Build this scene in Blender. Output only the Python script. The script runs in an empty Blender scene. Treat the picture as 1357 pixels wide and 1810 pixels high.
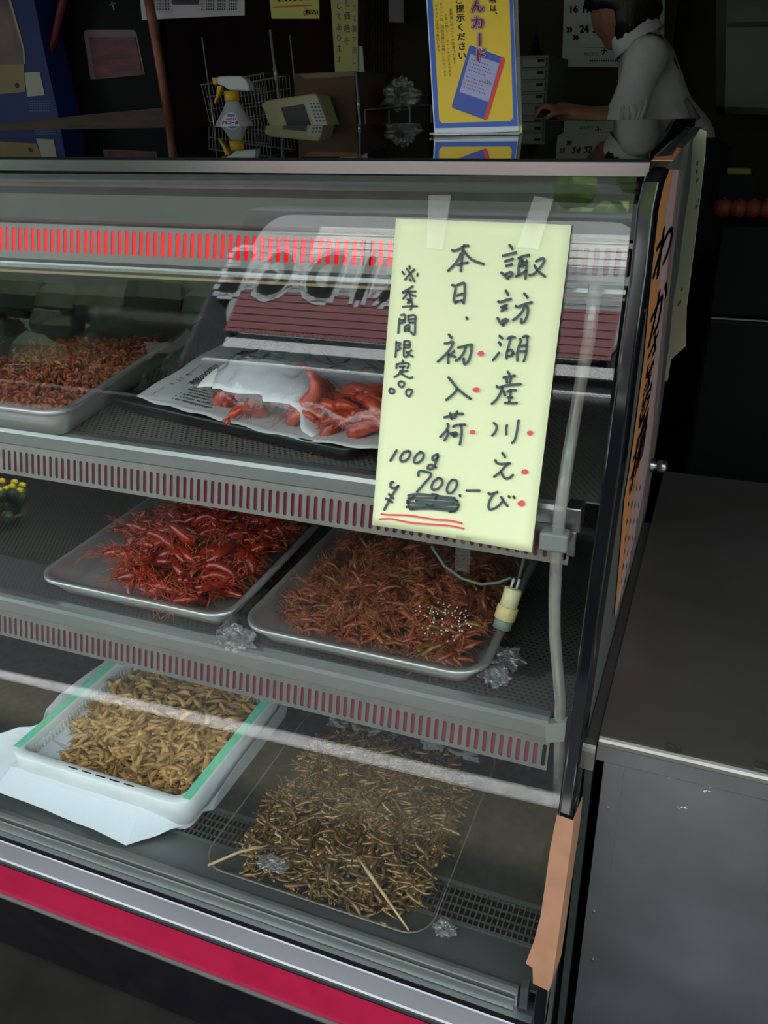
import bpy, bmesh, math, random
import numpy as np
from mathutils import Vector, Matrix, Euler, noise as mnoise
random.seed(7)
SC = bpy.context.scene
COL = SC.collection
PI = math.pi

# ------------------------------------------------------------------ camera
CAM = np.array([0.0, 0.0, 1.55])
FPX, CX, CY = 1477.0, 678.5, 905.0          # focal length and centre for a 1357 x 1810 frame
YAW, TILT, ROLL = 0.387532646, 0.444592549, 0.0216847351
def _rot():
    cy, sy = math.cos(YAW), math.sin(YAW)
    f = np.array([-sy*math.cos(TILT), cy*math.cos(TILT), -math.sin(TILT)])
    r = np.array([cy, sy, 0.0]); d = np.cross(f, r)
    r2 = math.cos(ROLL)*r + math.sin(ROLL)*d
    d2 = -math.sin(ROLL)*r + math.cos(ROLL)*d
    return np.stack([r2, d2, f])
RC = _rot()
cam = bpy.data.cameras.new('camera'); camo = bpy.data.objects.new('camera', cam); COL.objects.link(camo)
cam.sensor_fit = 'HORIZONTAL'; cam.sensor_width = 36.0; cam.lens = 36.0*FPX/1357.0
cam.clip_start = 0.02; cam.clip_end = 200
M = Matrix(((RC[0][0], -RC[1][0], -RC[2][0], CAM[0]), (RC[0][1], -RC[1][1], -RC[2][1], CAM[1]),
            (RC[0][2], -RC[1][2], -RC[2][2], CAM[2]), (0, 0, 0, 1)))
camo.matrix_world = M
SC.camera = camo

# ------------------------------------------------------------------ light and exposure
SC.view_settings.view_transform = 'Standard'; SC.view_settings.look = 'None'
SC.view_settings.gamma = 1.0; SC.view_settings.use_curve_mapping = False
SC.view_settings.exposure = 0.62
SC.cycles.use_denoising = True
SC.cycles.max_bounces = 10; SC.cycles.transparent_max_bounces = 24
SC.cycles.glossy_bounces = 5; SC.cycles.diffuse_bounces = 4
SC.cycles.caustics_reflective = False; SC.cycles.caustics_refractive = False
SC.cycles.sample_clamp_indirect = 6.0
W = bpy.data.worlds.new('overcast_sky'); SC.world = W; W.use_nodes = True
nt = W.node_tree; nt.nodes.clear()
wo = nt.nodes.new('ShaderNodeOutputWorld'); bg = nt.nodes.new('ShaderNodeBackground')
tc = nt.nodes.new('ShaderNodeTexCoord'); sx = nt.nodes.new('ShaderNodeSeparateXYZ'); rp = nt.nodes.new('ShaderNodeValToRGB')
rp.color_ramp.elements[0].position = 0.0; rp.color_ramp.elements[0].color = (0.62, 0.74, 0.82, 1)
rp.color_ramp.elements[1].position = 0.8; rp.color_ramp.elements[1].color = (0.95, 1.0, 1.05, 1)
nt.links.new(tc.outputs['Generated'], sx.inputs[0]); nt.links.new(sx.outputs['Z'], rp.inputs[0])
nt.links.new(rp.outputs[0], bg.inputs['Color']); nt.links.new(bg.outputs[0], wo.inputs[0])
bg.inputs['Strength'].default_value = 2.3
sun = bpy.data.lights.new('sun', 'SUN'); sun.energy = 11.0; sun.angle = math.radians(3); sun.color = (1.0, 0.96, 0.88)
suno = bpy.data.objects.new('sun', sun); COL.objects.link(suno)
suno.rotation_euler = Vector((.33, .06, 1.0)).to_track_quat('Z', 'Y').to_euler()   # high, from over the shop roof: street in sun, shop front in shade

# ------------------------------------------------------------------ rays of the photograph
def ray(px, py):
    return RC.T @ np.array([px-CX, py-CY, FPX])
def at_y(px, py, y): d = ray(px, py); return CAM + d*(y-CAM[1])/d[1]
def at_z(px, py, z): d = ray(px, py); return CAM + d*(z-CAM[2])/d[2]
def at_pl(px, py, p, n):
    d = ray(px, py); n = np.array(n, float); return CAM + d*((np.array(p)-CAM).dot(n)/d.dot(n))
GK = 0.12                                     # the front glass leans: y = .90 + GK (z - 1.10)
def yg(z): return 0.90 + GK*(z-1.10)
GN = np.array([0, -1.0, GK]); GN /= np.linalg.norm(GN)
def on_g(px, py, off=0.0):                    # off: metres in front of the glass
    return at_pl(px, py, np.array([0, 0.90, 1.10]) + GN*off, GN)

# ------------------------------------------------------------------ materials
def lin(r, g, b):
    return tuple(((c/255)/12.92 if c/255 <= .04045 else ((c/255+.055)/1.055)**2.4) for c in (r, g, b))
MATS = {}
class NT:
    def __init__(s, name):
        s.m = bpy.data.materials.new(name); s.m.use_nodes = True; s.t = s.m.node_tree; s.t.nodes.clear()
        s.out = s.n('ShaderNodeOutputMaterial'); MATS[name] = s.m
    def n(s, typ, **kw):
        o = s.t.nodes.new(typ)
        for k, v in kw.items(): setattr(o, k, v)
        return o
    def l(s, a, b): s.t.links.new(a, b)
    def math(s, op, a, b=None, c=None):
        o = s.n('ShaderNodeMath', operation=op)
        for i, v in enumerate((a, b, c)):
            if v is None: continue
            if isinstance(v, (int, float)): o.inputs[i].default_value = v
            else: s.l(v, o.inputs[i])
        return o.outputs[0]
def _coords(N, space):
    if space == 'pos': return N.n('ShaderNodeNewGeometry').outputs['Position']
    return N.n('ShaderNodeTexCoord').outputs['Object']
def mat(name, col, rough=0.5, metal=0.0, var=None, vscale=20, bump=0.0, bscale=80, spec=0.5, emit=None, estr=1.0,
        coat=0.0, space='obj', stretch=None, rvar=0.0, sss=0.0, trans=0.0, aniso=0.0, rand=0.0):
    N = NT(name); b = N.n('ShaderNodeBsdfPrincipled'); N.l(b.outputs[0], N.out.inputs[0])
    b.inputs['Base Color'].default_value = (*col, 1); b.inputs['Roughness'].default_value = rough
    b.inputs['Metallic'].default_value = metal; b.inputs['Specular IOR Level'].default_value = spec
    b.inputs['Coat Weight'].default_value = coat; b.inputs['Coat Roughness'].default_value = 0.08
    if sss: b.inputs['Subsurface Weight'].default_value = sss; b.inputs['Subsurface Radius'].default_value = (.01, .004, .002)
    if emit: b.inputs['Emission Color'].default_value = (*emit, 1); b.inputs['Emission Strength'].default_value = estr
    c = None
    if var or bump or rvar:
        c = _coords(N, space)
        if stretch:
            mp = N.n('ShaderNodeMapping'); mp.inputs['Scale'].default_value = stretch; N.l(c, mp.inputs[0]); c = mp.outputs[0]
    colsock = None
    if var:
        t = N.n('ShaderNodeTexNoise'); t.inputs['Scale'].default_value = vscale; t.inputs['Detail'].default_value = 5; N.l(c, t.inputs['Vector'])
        r = N.n('ShaderNodeValToRGB'); r.color_ramp.elements[0].position = .32; r.color_ramp.elements[1].position = .68
        r.color_ramp.elements[0].color = (*col, 1); r.color_ramp.elements[1].color = (*var, 1)
        N.l(t.outputs[0], r.inputs[0]); colsock = r.outputs[0]
    if rand:
        oi = N.n('ShaderNodeObjectInfo'); hs = N.n('ShaderNodeHueSaturation')
        v = N.math('MULTIPLY_ADD', oi.outputs['Random'], rand, 1-rand*.5); N.l(v, hs.inputs['Value'])
        if colsock: N.l(colsock, hs.inputs['Color'])
        else: hs.inputs['Color'].default_value = (*col, 1)
        colsock = hs.outputs[0]
    if colsock: N.l(colsock, b.inputs['Base Color'])
    if rvar:
        t = N.n('ShaderNodeTexNoise'); t.inputs['Scale'].default_value = vscale*.7; N.l(c, t.inputs['Vector'])
        N.l(N.math('MULTIPLY_ADD', t.outputs[0], rvar, max(.02, rough-rvar*.5)), b.inputs['Roughness'])
    if bump:
        t = N.n('ShaderNodeTexNoise'); t.inputs['Scale'].default_value = bscale; t.inputs['Detail'].default_value = 3; N.l(c, t.inputs['Vector'])
        bp = N.n('ShaderNodeBump'); bp.inputs['Strength'].default_value = bump; bp.inputs['Distance'].default_value = .004
        N.l(t.outputs[0], bp.inputs['Height']); N.l(bp.outputs[0], b.inputs['Normal'])
    return N.m
def glassy(name, tint=(1, 1, 1), rough=0.0, gain=1.0, bump=0.0, bscale=30, haze=0.0, hazecol=(.8, .8, .8), stretch=None, hvar=0.0, hscale=10):
    """thin clear sheet: see-through, with a Fresnel reflection and optionally a little milky haze"""
    N = NT(name)
    g = N.n('ShaderNodeNewGeometry'); ior = N.math('MULTIPLY_ADD', g.outputs['Backfacing'], -.8333, 1.5)
    fr = N.n('ShaderNodeFresnel'); N.l(ior, fr.inputs['IOR'])
    f = N.math('MULTIPLY', fr.outputs[0], gain); f = N.math('MINIMUM', f, 1.0)
    tr = N.n('ShaderNodeBsdfTransparent'); tr.inputs[0].default_value = (*tint, 1)
    gl = N.n('ShaderNodeBsdfGlossy'); gl.inputs['Roughness'].default_value = rough; gl.inputs[0].default_value = (1, 1, 1, 1)
    base = tr.outputs[0]
    c = N.n('ShaderNodeTexCoord').outputs['Object']
    if stretch:
        mp = N.n('ShaderNodeMapping'); mp.inputs['Scale'].default_value = stretch; N.l(c, mp.inputs[0]); c = mp.outputs[0]
    if haze:
        d = N.n('ShaderNodeBsdfDiffuse'); d.inputs[0].default_value = (*hazecol, 1)
        tl = N.n('ShaderNodeBsdfTranslucent'); tl.inputs[0].default_value = (*hazecol, 1)
        m2 = N.n('ShaderNodeMixShader'); m2.inputs[0].default_value = .4; N.l(d.outputs[0], m2.inputs[1]); N.l(tl.outputs[0], m2.inputs[2])
        mh = N.n('ShaderNodeMixShader'); mh.inputs[0].default_value = haze
        if hvar:
            t = N.n('ShaderNodeTexNoise'); t.inputs['Scale'].default_value = hscale; t.inputs['Detail'].default_value = 4; N.l(c, t.inputs['Vector'])
            r = N.n('ShaderNodeMapRange'); r.inputs['From Min'].default_value = .38; r.inputs['From Max'].default_value = .62
            r.inputs['To Min'].default_value = max(0, haze-hvar); r.inputs['To Max'].default_value = min(1, haze+hvar); N.l(t.outputs[0], r.inputs[0]); N.l(r.outputs[0], mh.inputs[0])
        N.l(base, mh.inputs[1]); N.l(m2.outputs[0], mh.inputs[2]); base = mh.outputs[0]
    if bump:
        t = N.n('ShaderNodeTexNoise'); t.inputs['Scale'].default_value = bscale; t.inputs['Detail'].default_value = 4; N.l(c, t.inputs['Vector'])
        bp = N.n('ShaderNodeBump'); bp.inputs['Strength'].default_value = bump; bp.inputs['Distance'].default_value = .01
        N.l(t.outputs[0], bp.inputs['Height']); N.l(bp.outputs[0], gl.inputs['Normal'])
    mx = N.n('ShaderNodeMixShader'); N.l(f, mx.inputs[0]); N.l(base, mx.inputs[1]); N.l(gl.outputs[0], mx.inputs[2])
    N.l(mx.outputs[0], N.out.inputs[0])
    return N.m
def perforated(name, col, pitch=.0085, rad=.0031):
    N = NT(name); b = N.n('ShaderNodeBsdfPrincipled'); b.inputs['Base Color'].default_value = (*col, 1)
    b.inputs['Metallic'].default_value = .5; b.inputs['Roughness'].default_value = .45
    g = N.n('ShaderNodeNewGeometry'); s = N.n('ShaderNodeSeparateXYZ'); N.l(g.outputs['Position'], s.inputs[0])
    v = N.math('DIVIDE', s.outputs[1], pitch*.866); row = N.math('FLOOR', v)
    u = N.math('DIVIDE', s.outputs[0], pitch); odd = N.math('MODULO', N.math('ADD', row, 1000.0), 2.0); u = N.math('MULTIPLY_ADD', odd, .5, u)
    fx = N.math('SUBTRACT', N.math('FRACT', u), .5); fy = N.math('MULTIPLY', N.math('SUBTRACT', N.math('FRACT', v), .5), .866)
    d = N.math('SQRT', N.math('ADD', N.math('MULTIPLY', fx, fx), N.math('MULTIPLY', fy, fy)))
    hole = N.math('LESS_THAN', d, rad/pitch)
    tr = N.n('ShaderNodeBsdfTransparent'); mx = N.n('ShaderNodeMixShader')
    N.l(hole, mx.inputs[0]); N.l(b.outputs[0], mx.inputs[1]); N.l(tr.outputs[0], mx.inputs[2]); N.l(mx.outputs[0], N.out.inputs[0])
    return N.m

# ------------------------------------------------------------------ mesh building
class MB:
    def __init__(s): s.v = []; s.f = []; s.mi = []; s.cur = 0
    def add(s, vs, fs):
        b = len(s.v); s.v += [tuple(map(float, p)) for p in vs]
        for f in fs: s.f.append([b+i for i in f]); s.mi.append(s.cur)
        return s
    def quad(s, a, b, c, d): return s.add([a, b, c, d], [[0, 1, 2, 3]])
    def poly(s, pts): return s.add(pts, [list(range(len(pts)))])
    def box(s, x0, x1, y0, y1, z0, z1):
        return s.add([(x0, y0, z0), (x1, y0, z0), (x1, y1, z0), (x0, y1, z0), (x0, y0, z1), (x1, y0, z1), (x1, y1, z1), (x0, y1, z1)],
                     [[0, 3, 2, 1], [4, 5, 6, 7], [0, 1, 5, 4], [1, 2, 6, 5], [2, 3, 7, 6], [3, 0, 4, 7]])
    def slab(s, q, t):                       # four corners given a thickness vector t
        q = [np.array(p, float) for p in q]; t = np.array(t, float); n = len(q)
        return s.add(q + [p+t for p in q], [list(range(n))[::-1], list(range(n, 2*n))] + [[i, (i+1) % n, n+(i+1) % n, n+i] for i in range(n)])
    def loops(s, L, close=True, cap0=False, cap1=False):
        n = len(L[0]); vs = [p for l in L for p in l]; fs = []
        for k in range(len(L)-1):
            for i in range(n if close else n-1):
                j = (i+1) % n; fs.append([k*n+i, k*n+j, (k+1)*n+j, (k+1)*n+i])
        if cap0: fs.append(list(range(n))[::-1])
        if cap1: fs.append([(len(L)-1)*n+i for i in range(n)])
        return s.add(vs, fs)
    def tube(s, pts, r, n=8, caps=True):
        pts = [Vector(p) for p in pts]; rr = r if isinstance(r, (list, tuple)) else [r]*len(pts)
        L = []; up = None
        for i, p in enumerate(pts):
            d = (pts[min(i+1, len(pts)-1)]-pts[max(i-1, 0)])
            if d.length < 1e-9: d = Vector((0, 0, 1))
            d.normalize()
            if up is None: up = d.orthogonal().normalized()
            up = (up - d*up.dot(d)); up = up.normalized() if up.length > 1e-6 else d.orthogonal().normalized()
            w = d.cross(up)
            L.append([tuple(p+(up*math.cos(a)+w*math.sin(a))*rr[i]) for a in [2*PI*k/n for k in range(n)]])
        return s.loops(L, True, caps, caps)
    def lathe(s, prof, c=(0, 0, 0), n=20, caps=True):   # (radius, z) about z
        L = [[(c[0]+r*math.cos(2*PI*k/n), c[1]+r*math.sin(2*PI*k/n), c[2]+z) for k in range(n)] for r, z in prof]
        return s.loops(L, True, caps, caps)
    def grid(s, fn, nu, nv):
        vs = [fn(i/nu, j/nv) for j in range(nv+1) for i in range(nu+1)]
        return s.add(vs, [[j*(nu+1)+i, j*(nu+1)+i+1, (j+1)*(nu+1)+i+1, (j+1)*(nu+1)+i] for j in range(nv) for i in range(nu)])
    def ball(s, c, r, nu=12, nv=8, f=None):
        rx, ry, rz = r if isinstance(r, (tuple, list)) else (r, r, r)
        L = []
        for j in range(1, nv):
            t = PI*j/nv
            L.append([(c[0]+rx*math.sin(t)*math.cos(2*PI*i/nu), c[1]+ry*math.sin(t)*math.sin(2*PI*i/nu), c[2]-rz*math.cos(t)) for i in range(nu)])
        return s.loops(L, True, True, True)
    def ribbon(s, pts, w, mp, caps=True):    # brush stroke in 2-D mapped by mp(x, y)
        P = [np.array(p, float) for p in pts]
        if len(P) > 2:                       # Catmull-Rom
            Q = []
            for i in range(len(P)-1):
                p0, p1, p2, p3 = P[max(i-1, 0)], P[i], P[i+1], P[min(i+2, len(P)-1)]
                for k in range(5):
                    t = k/5; Q.append(.5*((2*p1)+(-p0+p2)*t+(2*p0-5*p1+4*p2-p3)*t*t+(-p0+3*p1-3*p2+p3)*t**3))
            P = Q+[P[-1]]
        a, b = [], []
        for i, p in enumerate(P):
            d = P[min(i+1, len(P)-1)]-P[max(i-1, 0)]; L = np.hypot(*d)
            d = d/L if L > 1e-9 else np.array([1., 0]); nrm = np.array([-d[1], d[0]])*w/2
            a.append(mp(*(p+nrm))); b.append(mp(*(p-nrm)))
        n = len(P)
        s.add(a+b, [[i, i+1, n+i+1, n+i] for i in range(n-1)])
        if caps:
            for p in (P[0], P[-1]):
                s.add([mp(p[0]+w/2*math.cos(t), p[1]+w/2*math.sin(t)) for t in [2*PI*k/10 for k in range(10)]], [list(range(10))])
        return s
    def mesh(s, name, mats, smooth=False):
        me = bpy.data.meshes.new(name); me.from_pydata(s.v, [], s.f)
        for m in (mats if isinstance(mats, (list, tuple)) else [mats]): me.materials.append(m)
        for i, p in enumerate(me.polygons): p.material_index = s.mi[i]; p.use_smooth = smooth
        me.update()
        return me
    def build(s, name, mats, parent=None, smooth=False, fix=True, bevel=0.0, solid=0.0, sub=0, weld=False):
        me = s.mesh(name, mats, smooth)
        if fix or weld:
            bm = bmesh.new(); bm.from_mesh(me)
            if weld: bmesh.ops.remove_doubles(bm, verts=bm.verts, dist=1e-5)
            if fix: bmesh.ops.recalc_face_normals(bm, faces=bm.faces)
            bm.to_mesh(me); bm.free()
        o = bpy.data.objects.new(name, me); COL.objects.link(o)
        if parent is not None:
            o.parent = parent
            if not parent.get('_local'):
                loc = Vector((0, 0, 0)); q = parent
                while q: loc += q.location; q = q.parent
                o.location = -loc
        if solid: md = o.modifiers.new('thick', 'SOLIDIFY'); md.thickness = solid; md.offset = 0
        if bevel:
            md = o.modifiers.new('bevel', 'BEVEL'); md.width = bevel; md.segments = 2; md.limit_method = 'ANGLE'; md.angle_limit = .6
        if sub: md = o.modifiers.new('sub', 'SUBSURF'); md.levels = sub; md.render_levels = sub
        return o
def tag(o, label=None, cat=None, group=None, kind=None):
    for k, v in (('label', label), ('category', cat), ('group', group), ('kind', kind)):
        if v: o[k] = v
    return o
def thing(name, label, cat, loc=(0, 0, 0), group=None, local=False, rot=None):
    o = bpy.data.objects.new(name, None); COL.objects.link(o); o.location = tuple(map(float, loc)); o.empty_display_size = .05
    if rot: o.rotation_euler = rot
    if local: o['_local'] = 1
    return tag(o, label, cat, group)
def rrect(L, Wd, r, n=5):                    # rounded rectangle, counter-clockwise
    r = min(r, L/2-1e-4, Wd/2-1e-4); out = []
    for cx, cy, a0 in ((L/2-r, Wd/2-r, 0), (-L/2+r, Wd/2-r, PI/2), (-L/2+r, -Wd/2+r, PI), (L/2-r, -Wd/2+r, 1.5*PI)):
        out += [(cx+r*math.cos(a0+PI/2*k/n), cy+r*math.sin(a0+PI/2*k/n)) for k in range(n+1)]
    return out
_TX = {}
def glyph(txt):                              # outline of a text as (verts, faces), unit size
    if txt not in _TX:
        c = bpy.data.curves.new('t', 'FONT'); c.body = txt; c.size = 1.0; c.align_x = 'CENTER'; c.align_y = 'CENTER'; c.resolution_u = 3
        o = bpy.data.objects.new('t', c); COL.objects.link(o)
        dg = bpy.context.evaluated_depsgraph_get(); me = bpy.data.meshes.new_from_object(o.evaluated_get(dg))
        _TX[txt] = ([tuple(v.co) for v in me.vertices], [list(p.vertices) for p in me.polygons])
        bpy.data.objects.remove(o); bpy.data.curves.remove(c); bpy.data.meshes.remove(me)
    return _TX[txt]
def put_text(mb, txt, cx, cy, size, mp, sx=1.0, rot=0.0, bold=0.0):
    v, f = glyph(txt); ca, sa = math.cos(rot), math.sin(rot)
    offs = [(0, 0)] if not bold else [(bold*math.cos(a), bold*math.sin(a)) for a in [k*PI/4 for k in range(8)]]
    for ox, oy in offs:
        vs = []
        for x, y, z in v:
            X, Y = x*size*sx+ox, -y*size+oy          # y grows downwards in the sheet's own frame
            vs.append(mp(cx+X*ca-Y*sa, cy+X*sa+Y*ca))
        mb.add(vs, f)
def vtext(mb, txt, cx, y0, size, mp, step=1.05, sx=1.0, bold=0.0):
    for k, ch in enumerate(txt):
        if ch == ' ': continue
        if ch == 'ー': put_text(mb, ch, cx, y0+(k+.5)*size*step, size, mp, sx, PI/2, bold)
        elif ch in '、。': put_text(mb, ch, cx+size*.55, y0+(k-.1)*size*step, size, mp, sx, 0, bold)
        else: put_text(mb, ch, cx, y0+(k+.5)*size*step, size, mp, sx, 0, bold)
def sheet_map(tl, tr, br, bl, off=(0, 0, 0)):        # (u, v) in 0..1, v downwards, bilinear
    tl, tr, br, bl = [np.array(p, float) for p in (tl, tr, br, bl)]; off = np.array(off, float)
    def f(u, v): return tuple((tl*(1-u)+tr*u)*(1-v)+(bl*(1-u)+br*u)*v+off)
    return f
# ------------------------------------------------------------------ palette
steel = mat('brushed_steel', (.40, .41, .40), .26, .95, var=(.35, .36, .35), vscale=5, rvar=.08, stretch=(1, 3, 3), space='pos')
alu = mat('dull_aluminium', (.54, .55, .55), .32, .85, var=(.47, .49, .49), vscale=7, rvar=.1, stretch=(1, 4, 4), space='pos')
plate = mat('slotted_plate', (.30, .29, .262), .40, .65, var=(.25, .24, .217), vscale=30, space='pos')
worksteel = mat('worn_worktop_steel', (.36, .345, .32), .40, .88, var=(.28, .265, .235), vscale=5, rvar=.15, space='pos')
panelsteel = mat('scuffed_panel_steel', (.33, .335, .36), .45, .92, var=(.25, .25, .27), vscale=7, rvar=.25, space='pos', bump=.05, bscale=5)
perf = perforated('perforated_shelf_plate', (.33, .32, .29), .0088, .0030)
perf_dim = perforated('shaded_perforated_plate', (.13, .128, .115), .0088, .0030)  # darker copy of the shelf plate: lower-shelf shade put into its colour
black_gloss = mat('black_gloss', (.006, .006, .008), .07, 0, coat=.4)
black_glass = mat('black_top_glass', (.004, .004, .004), .015, 0, spec=.8)
black_mat = mat('black_matt', (.0045, .0045, .005), .55, spec=.12)
dark_case = mat('dark_case_lining', (.03, .036, .033), .5, .2, var=(.022, .026, .024), vscale=12)
grey_lining = mat('grey_lining', (.16, .17, .155), .38, .5, var=(.13, .14, .125), vscale=4, space='pos')
deck_m = mat('deck_sheet', (.085, .085, .078), .45, .5, var=(.055, .055, .05), vscale=60, space='pos')
red_paint = mat('red_band_paint', lin(180, 32, 70), .28, var=lin(168, 26, 62), vscale=14)
red_strip = mat('dull_red_strip', lin(136, 54, 76), .5)
red_lit = mat('lit_red_diffuser', lin(150, 8, 16), .7, spec=.05, emit=lin(255, 10, 30), estr=.58)
glass = glassy('front_glass', (.965, .985, .97), 0.0, 1.0)
film = glassy('cling_film', (.98, .98, .98), .07, .9, bump=.35, bscale=22, haze=.012, hvar=.012)
film_crumple = glassy('crumpled_film', (.9, .9, .9), .08, 3.0, bump=.8, bscale=60, haze=.10, hvar=.08)
tape_clear = glassy('clear_tape', (.98, .98, .96), .15, 1.2, haze=.035, hazecol=(.8, .84, .76))
concrete = mat('concrete_floor', (.022, .021, .018), .85, var=(.011, .011, .009), vscale=6, bump=.25, bscale=40, space='pos', spec=.1)
asphalt = mat('asphalt', (.009, .010, .010), .95, var=(.014, .015, .015), vscale=60, spec=.08, bump=.4, bscale=200, space='pos')
dark_wall = mat('dark_plaster', (.10, .094, .08), .9, var=(.08, .075, .064), vscale=3, spec=.1)
dark_ceiling = mat('dark_ceiling_boards', (.02, .018, .016), .8)
tan_card = mat('tan_cardboard', lin(166, 122, 92), .8, var=lin(154, 110, 82), vscale=25)

# ------------------------------------------------------------------ setting
def struct(name, mb, m, **k): return tag(mb.build(name, m, **k), kind='structure')
struct('floor', MB().box(-5, 3, .25, 3.8, -.06, 0), concrete)
struct('road', MB().box(-14, 14, -14, -1.35, -.06, 0), asphalt)
struct('pavement', MB().box(-14, 14, -1.35, -.2, -.06, 0), mat('pavement_asphalt', (.026, .028, .033), .9, var=(.038, .040, .046), vscale=60, bump=.4, bscale=200, space='pos', spec=.1))
ap = MB(); ap.slab([(-14, -.05, -.04), (-4.5, -.09, -.04), (-2.2, -.26, -.04), (-1.1, -.32, -.04), (.6, -.42, -.04), (14, -.5, -.04), (14, .25, -.04), (-14, .25, -.04)], (0, 0, .042))
struct('ground', ap, mat('shop_apron_concrete', (.085, .078, .060), .9, var=(.06, .055, .043), vscale=25, bump=.3, bscale=90, space='pos', spec=.1))
hd = MB(); rnd = random.Random(4)
for k in range(150): hd.ball((rnd.uniform(-13, 13), rnd.uniform(-8.8, -8.2), rnd.uniform(.3, 1.5)), rnd.uniform(.3, .5), 8, 6)
tag(hd.build('hedge', mat('hedge_green', (.025, .045, .022), .8, var=(.045, .07, .03), vscale=5, bump=.5, bscale=12), fix=False), 'dark hedge added along the far side of the street for its reflection', 'hedge', kind='stuff')  # unseen, added to give the front glass a dark green reflection
white_paint = mat('road_paint', (.60, .61, .64), .7, var=(.36, .37, .39), vscale=28, bump=.1, space='pos')
mb = MB(); mb.add([(-4.5, -.11, .004), (-2.25, -.272, .004), (-1.14, -.358, .004), (.6, -.455, .004), (.6, -.375, .004), (-1.1, -.288, .004), (-2.2, -.225, .004), (-4.5, -.05, .004)],
                  [[0, 1, 6, 7], [1, 2, 5, 6], [2, 3, 4, 5]])
struct('road_marking', mb, white_paint)
struct('wall_back', MB().box(-5, 3, 3.7, 3.8, 0, 2.3), dark_wall)
struct('wall_left', MB().box(-5, -4.9, .6, 3.8, 0, 2.3), dark_wall)
struct('wall_right', MB().box(1.76, 1.86, .6, 3.8, 0, 2.3), dark_wall)
struct('ceiling', MB().box(-5, 3, .16, 3.8, 2.3, 2.4), dark_ceiling)
struct('trim_1', MB().box(-5, 3, .12, .18, 2.2, 2.42), dark_ceiling)
struct('floor_raised', MB().box(-5, 1.4, 2.35, 3.7, 0, .32), mat('raised_floor_boards', (.05, .035, .022), .6, var=(.035, .025, .016), vscale=5, stretch=(1, 8, 1)))
# the far side of the street
struct('wall_opposite', MB().box(-14, 14, -12.2, -11.6, 0, 6.0), mat('pale_render', (.24, .25, .215), .9, var=(.19, .20, .17), vscale=2))  # unseen wall, stretched and raised to keep low sky out of the shop
struct('kerb', MB().box(-14, 14, -7.6, -7.3, 0, .15), mat('kerb_stone', (.05, .05, .047), .9))
for k, (x, y, h, rr) in enumerate([(-3.9, -9.9, 2.6, .8), (-1.3, -9.8, 3.6, 1.3), (1.6, -9.9, 2.8, .9), (4.4, -9.7, 3.6, 1.3)]):
    t = thing('street_tree', ['low round bush across the street beside the pale house', 'tall leafy tree across the street beside the round bush', 'small leafy tree across the street between two taller ones', 'tallest leafy tree across the street at the end of the row'][k], 'tree', (x, y, 0), 'trees across the street')
    MB().tube([(x, y, 0), (x+.05, y, h*.35), (x, y, h*.6)], [.12, .1, .06]).build('trunk', mat('bark%d' % k, (.09, .07, .05), .9), t)
    c = MB(); rnd = random.Random(k)
    for i in range(26):
        a, b, q = rnd.uniform(0, 2*PI), rnd.uniform(-.5, 1), rnd.uniform(.4, 1)
        c.ball((x+rr*.75*q*math.cos(a), y+rr*.75*q*math.sin(a), h*.68+b*rr*.65), rnd.uniform(.28, .5)*rr*.6, 8, 6)
    c.build('crown', mat('leaf_green%d' % k, (.10, .19, .05), .7, var=(.25, .34, .06), vscale=4, bump=.5, bscale=8), t, fix=False)
# a van parked behind the photographer, seen only as a reflection in the glass
vb = mat('van_dark_paint', (.02, .022, .024), .3, .2, coat=.3)
van = thing('parked_van', 'dark van parked on the road, rear window towards the shop', 'van', (-1.2, -1.3, 0))
VP = [(-1.32, .32), (-1.28, .6), (-1.285, 1.08), (-1.84, 1.82), (-2.1, 1.87), (-4.5, 1.86), (-5.1, 1.15), (-5.75, 1.02), (-5.85, .35)]
mb = MB(); n = len(VP)
mb.loops([[(x, y, z if i == 0 else z) for y, z in VP] for i, x in enumerate((-2.24, -.16))], True, True, True)
mb.build('body', vb, van, bevel=.05)
def vpl(x, z, off=0.0): k = 1/math.hypot(1, .75); return (x, -1.285-(z-1.1)*.75+off*k, z+off*.75*k)      # on the leaning rear face
def vq(mb, x0, x1, z0, z1, off): return mb.poly([vpl(x0, z0, off), vpl(x1, z0, off), vpl(x1, z1, off), vpl(x0, z1, off)])
rw = MB(); pr_ = rrect(1.74, .56, .13)
rw.loops([[vpl(-1.20+x, 1.505+z, .0) for x, z in pr_], [vpl(-1.20+x*.995, 1.505+z*.985, .012) for x, z in pr_]], True, False, True)
rw.build('rear_window', mat('van_rear_glass', (.40, .43, .46), .2), van)  # pale grey painted in for the sky that the dark glass reflects
mb = MB(); vq(mb, -1.76, -.36, 1.585, 1.725, .014); mb.build('sky_reflection_panel', mat('reflected_sky_white', (.92, .94, .93), .6), van, fix=False)  # bright sky mirrored in the rear window, painted as a white panel
mb = MB(); vq(mb, -2.03, -.36, 1.235, 1.42, .014); mb.build('sun_shade', mat('red_brown_shade', lin(150, 96, 100), .7), van, fix=False)
mb = MB()
for k in range(15): vq(mb, -2.02, -.37, 1.25+.031*k, 1.252+.031*k, .0155)
mb.build('heater_line', black_mat, van, fix=False)
mw, mk = MB(), MB()
for ch, x in zip('BRIDGE', (1.06, 1.29, 1.45, 1.65, 1.88, 2.09)):          # reads mirrored in the glass
    for m_, off, bold in ((mw, .017, .042), (mk, .019, .012)):
        put_text(m_, ch, x, -1.487, .25, lambda a, b, off=off: vpl(-a, -b, off), .78, 0, bold)
mw.build('sticker_outline', mat('sticker_white', (.52, .57, .62), .5), van, fix=False)
mk.build('sticker_lettering', mat('sticker_dark', (.02, .025, .028), .5), van, fix=False)
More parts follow.
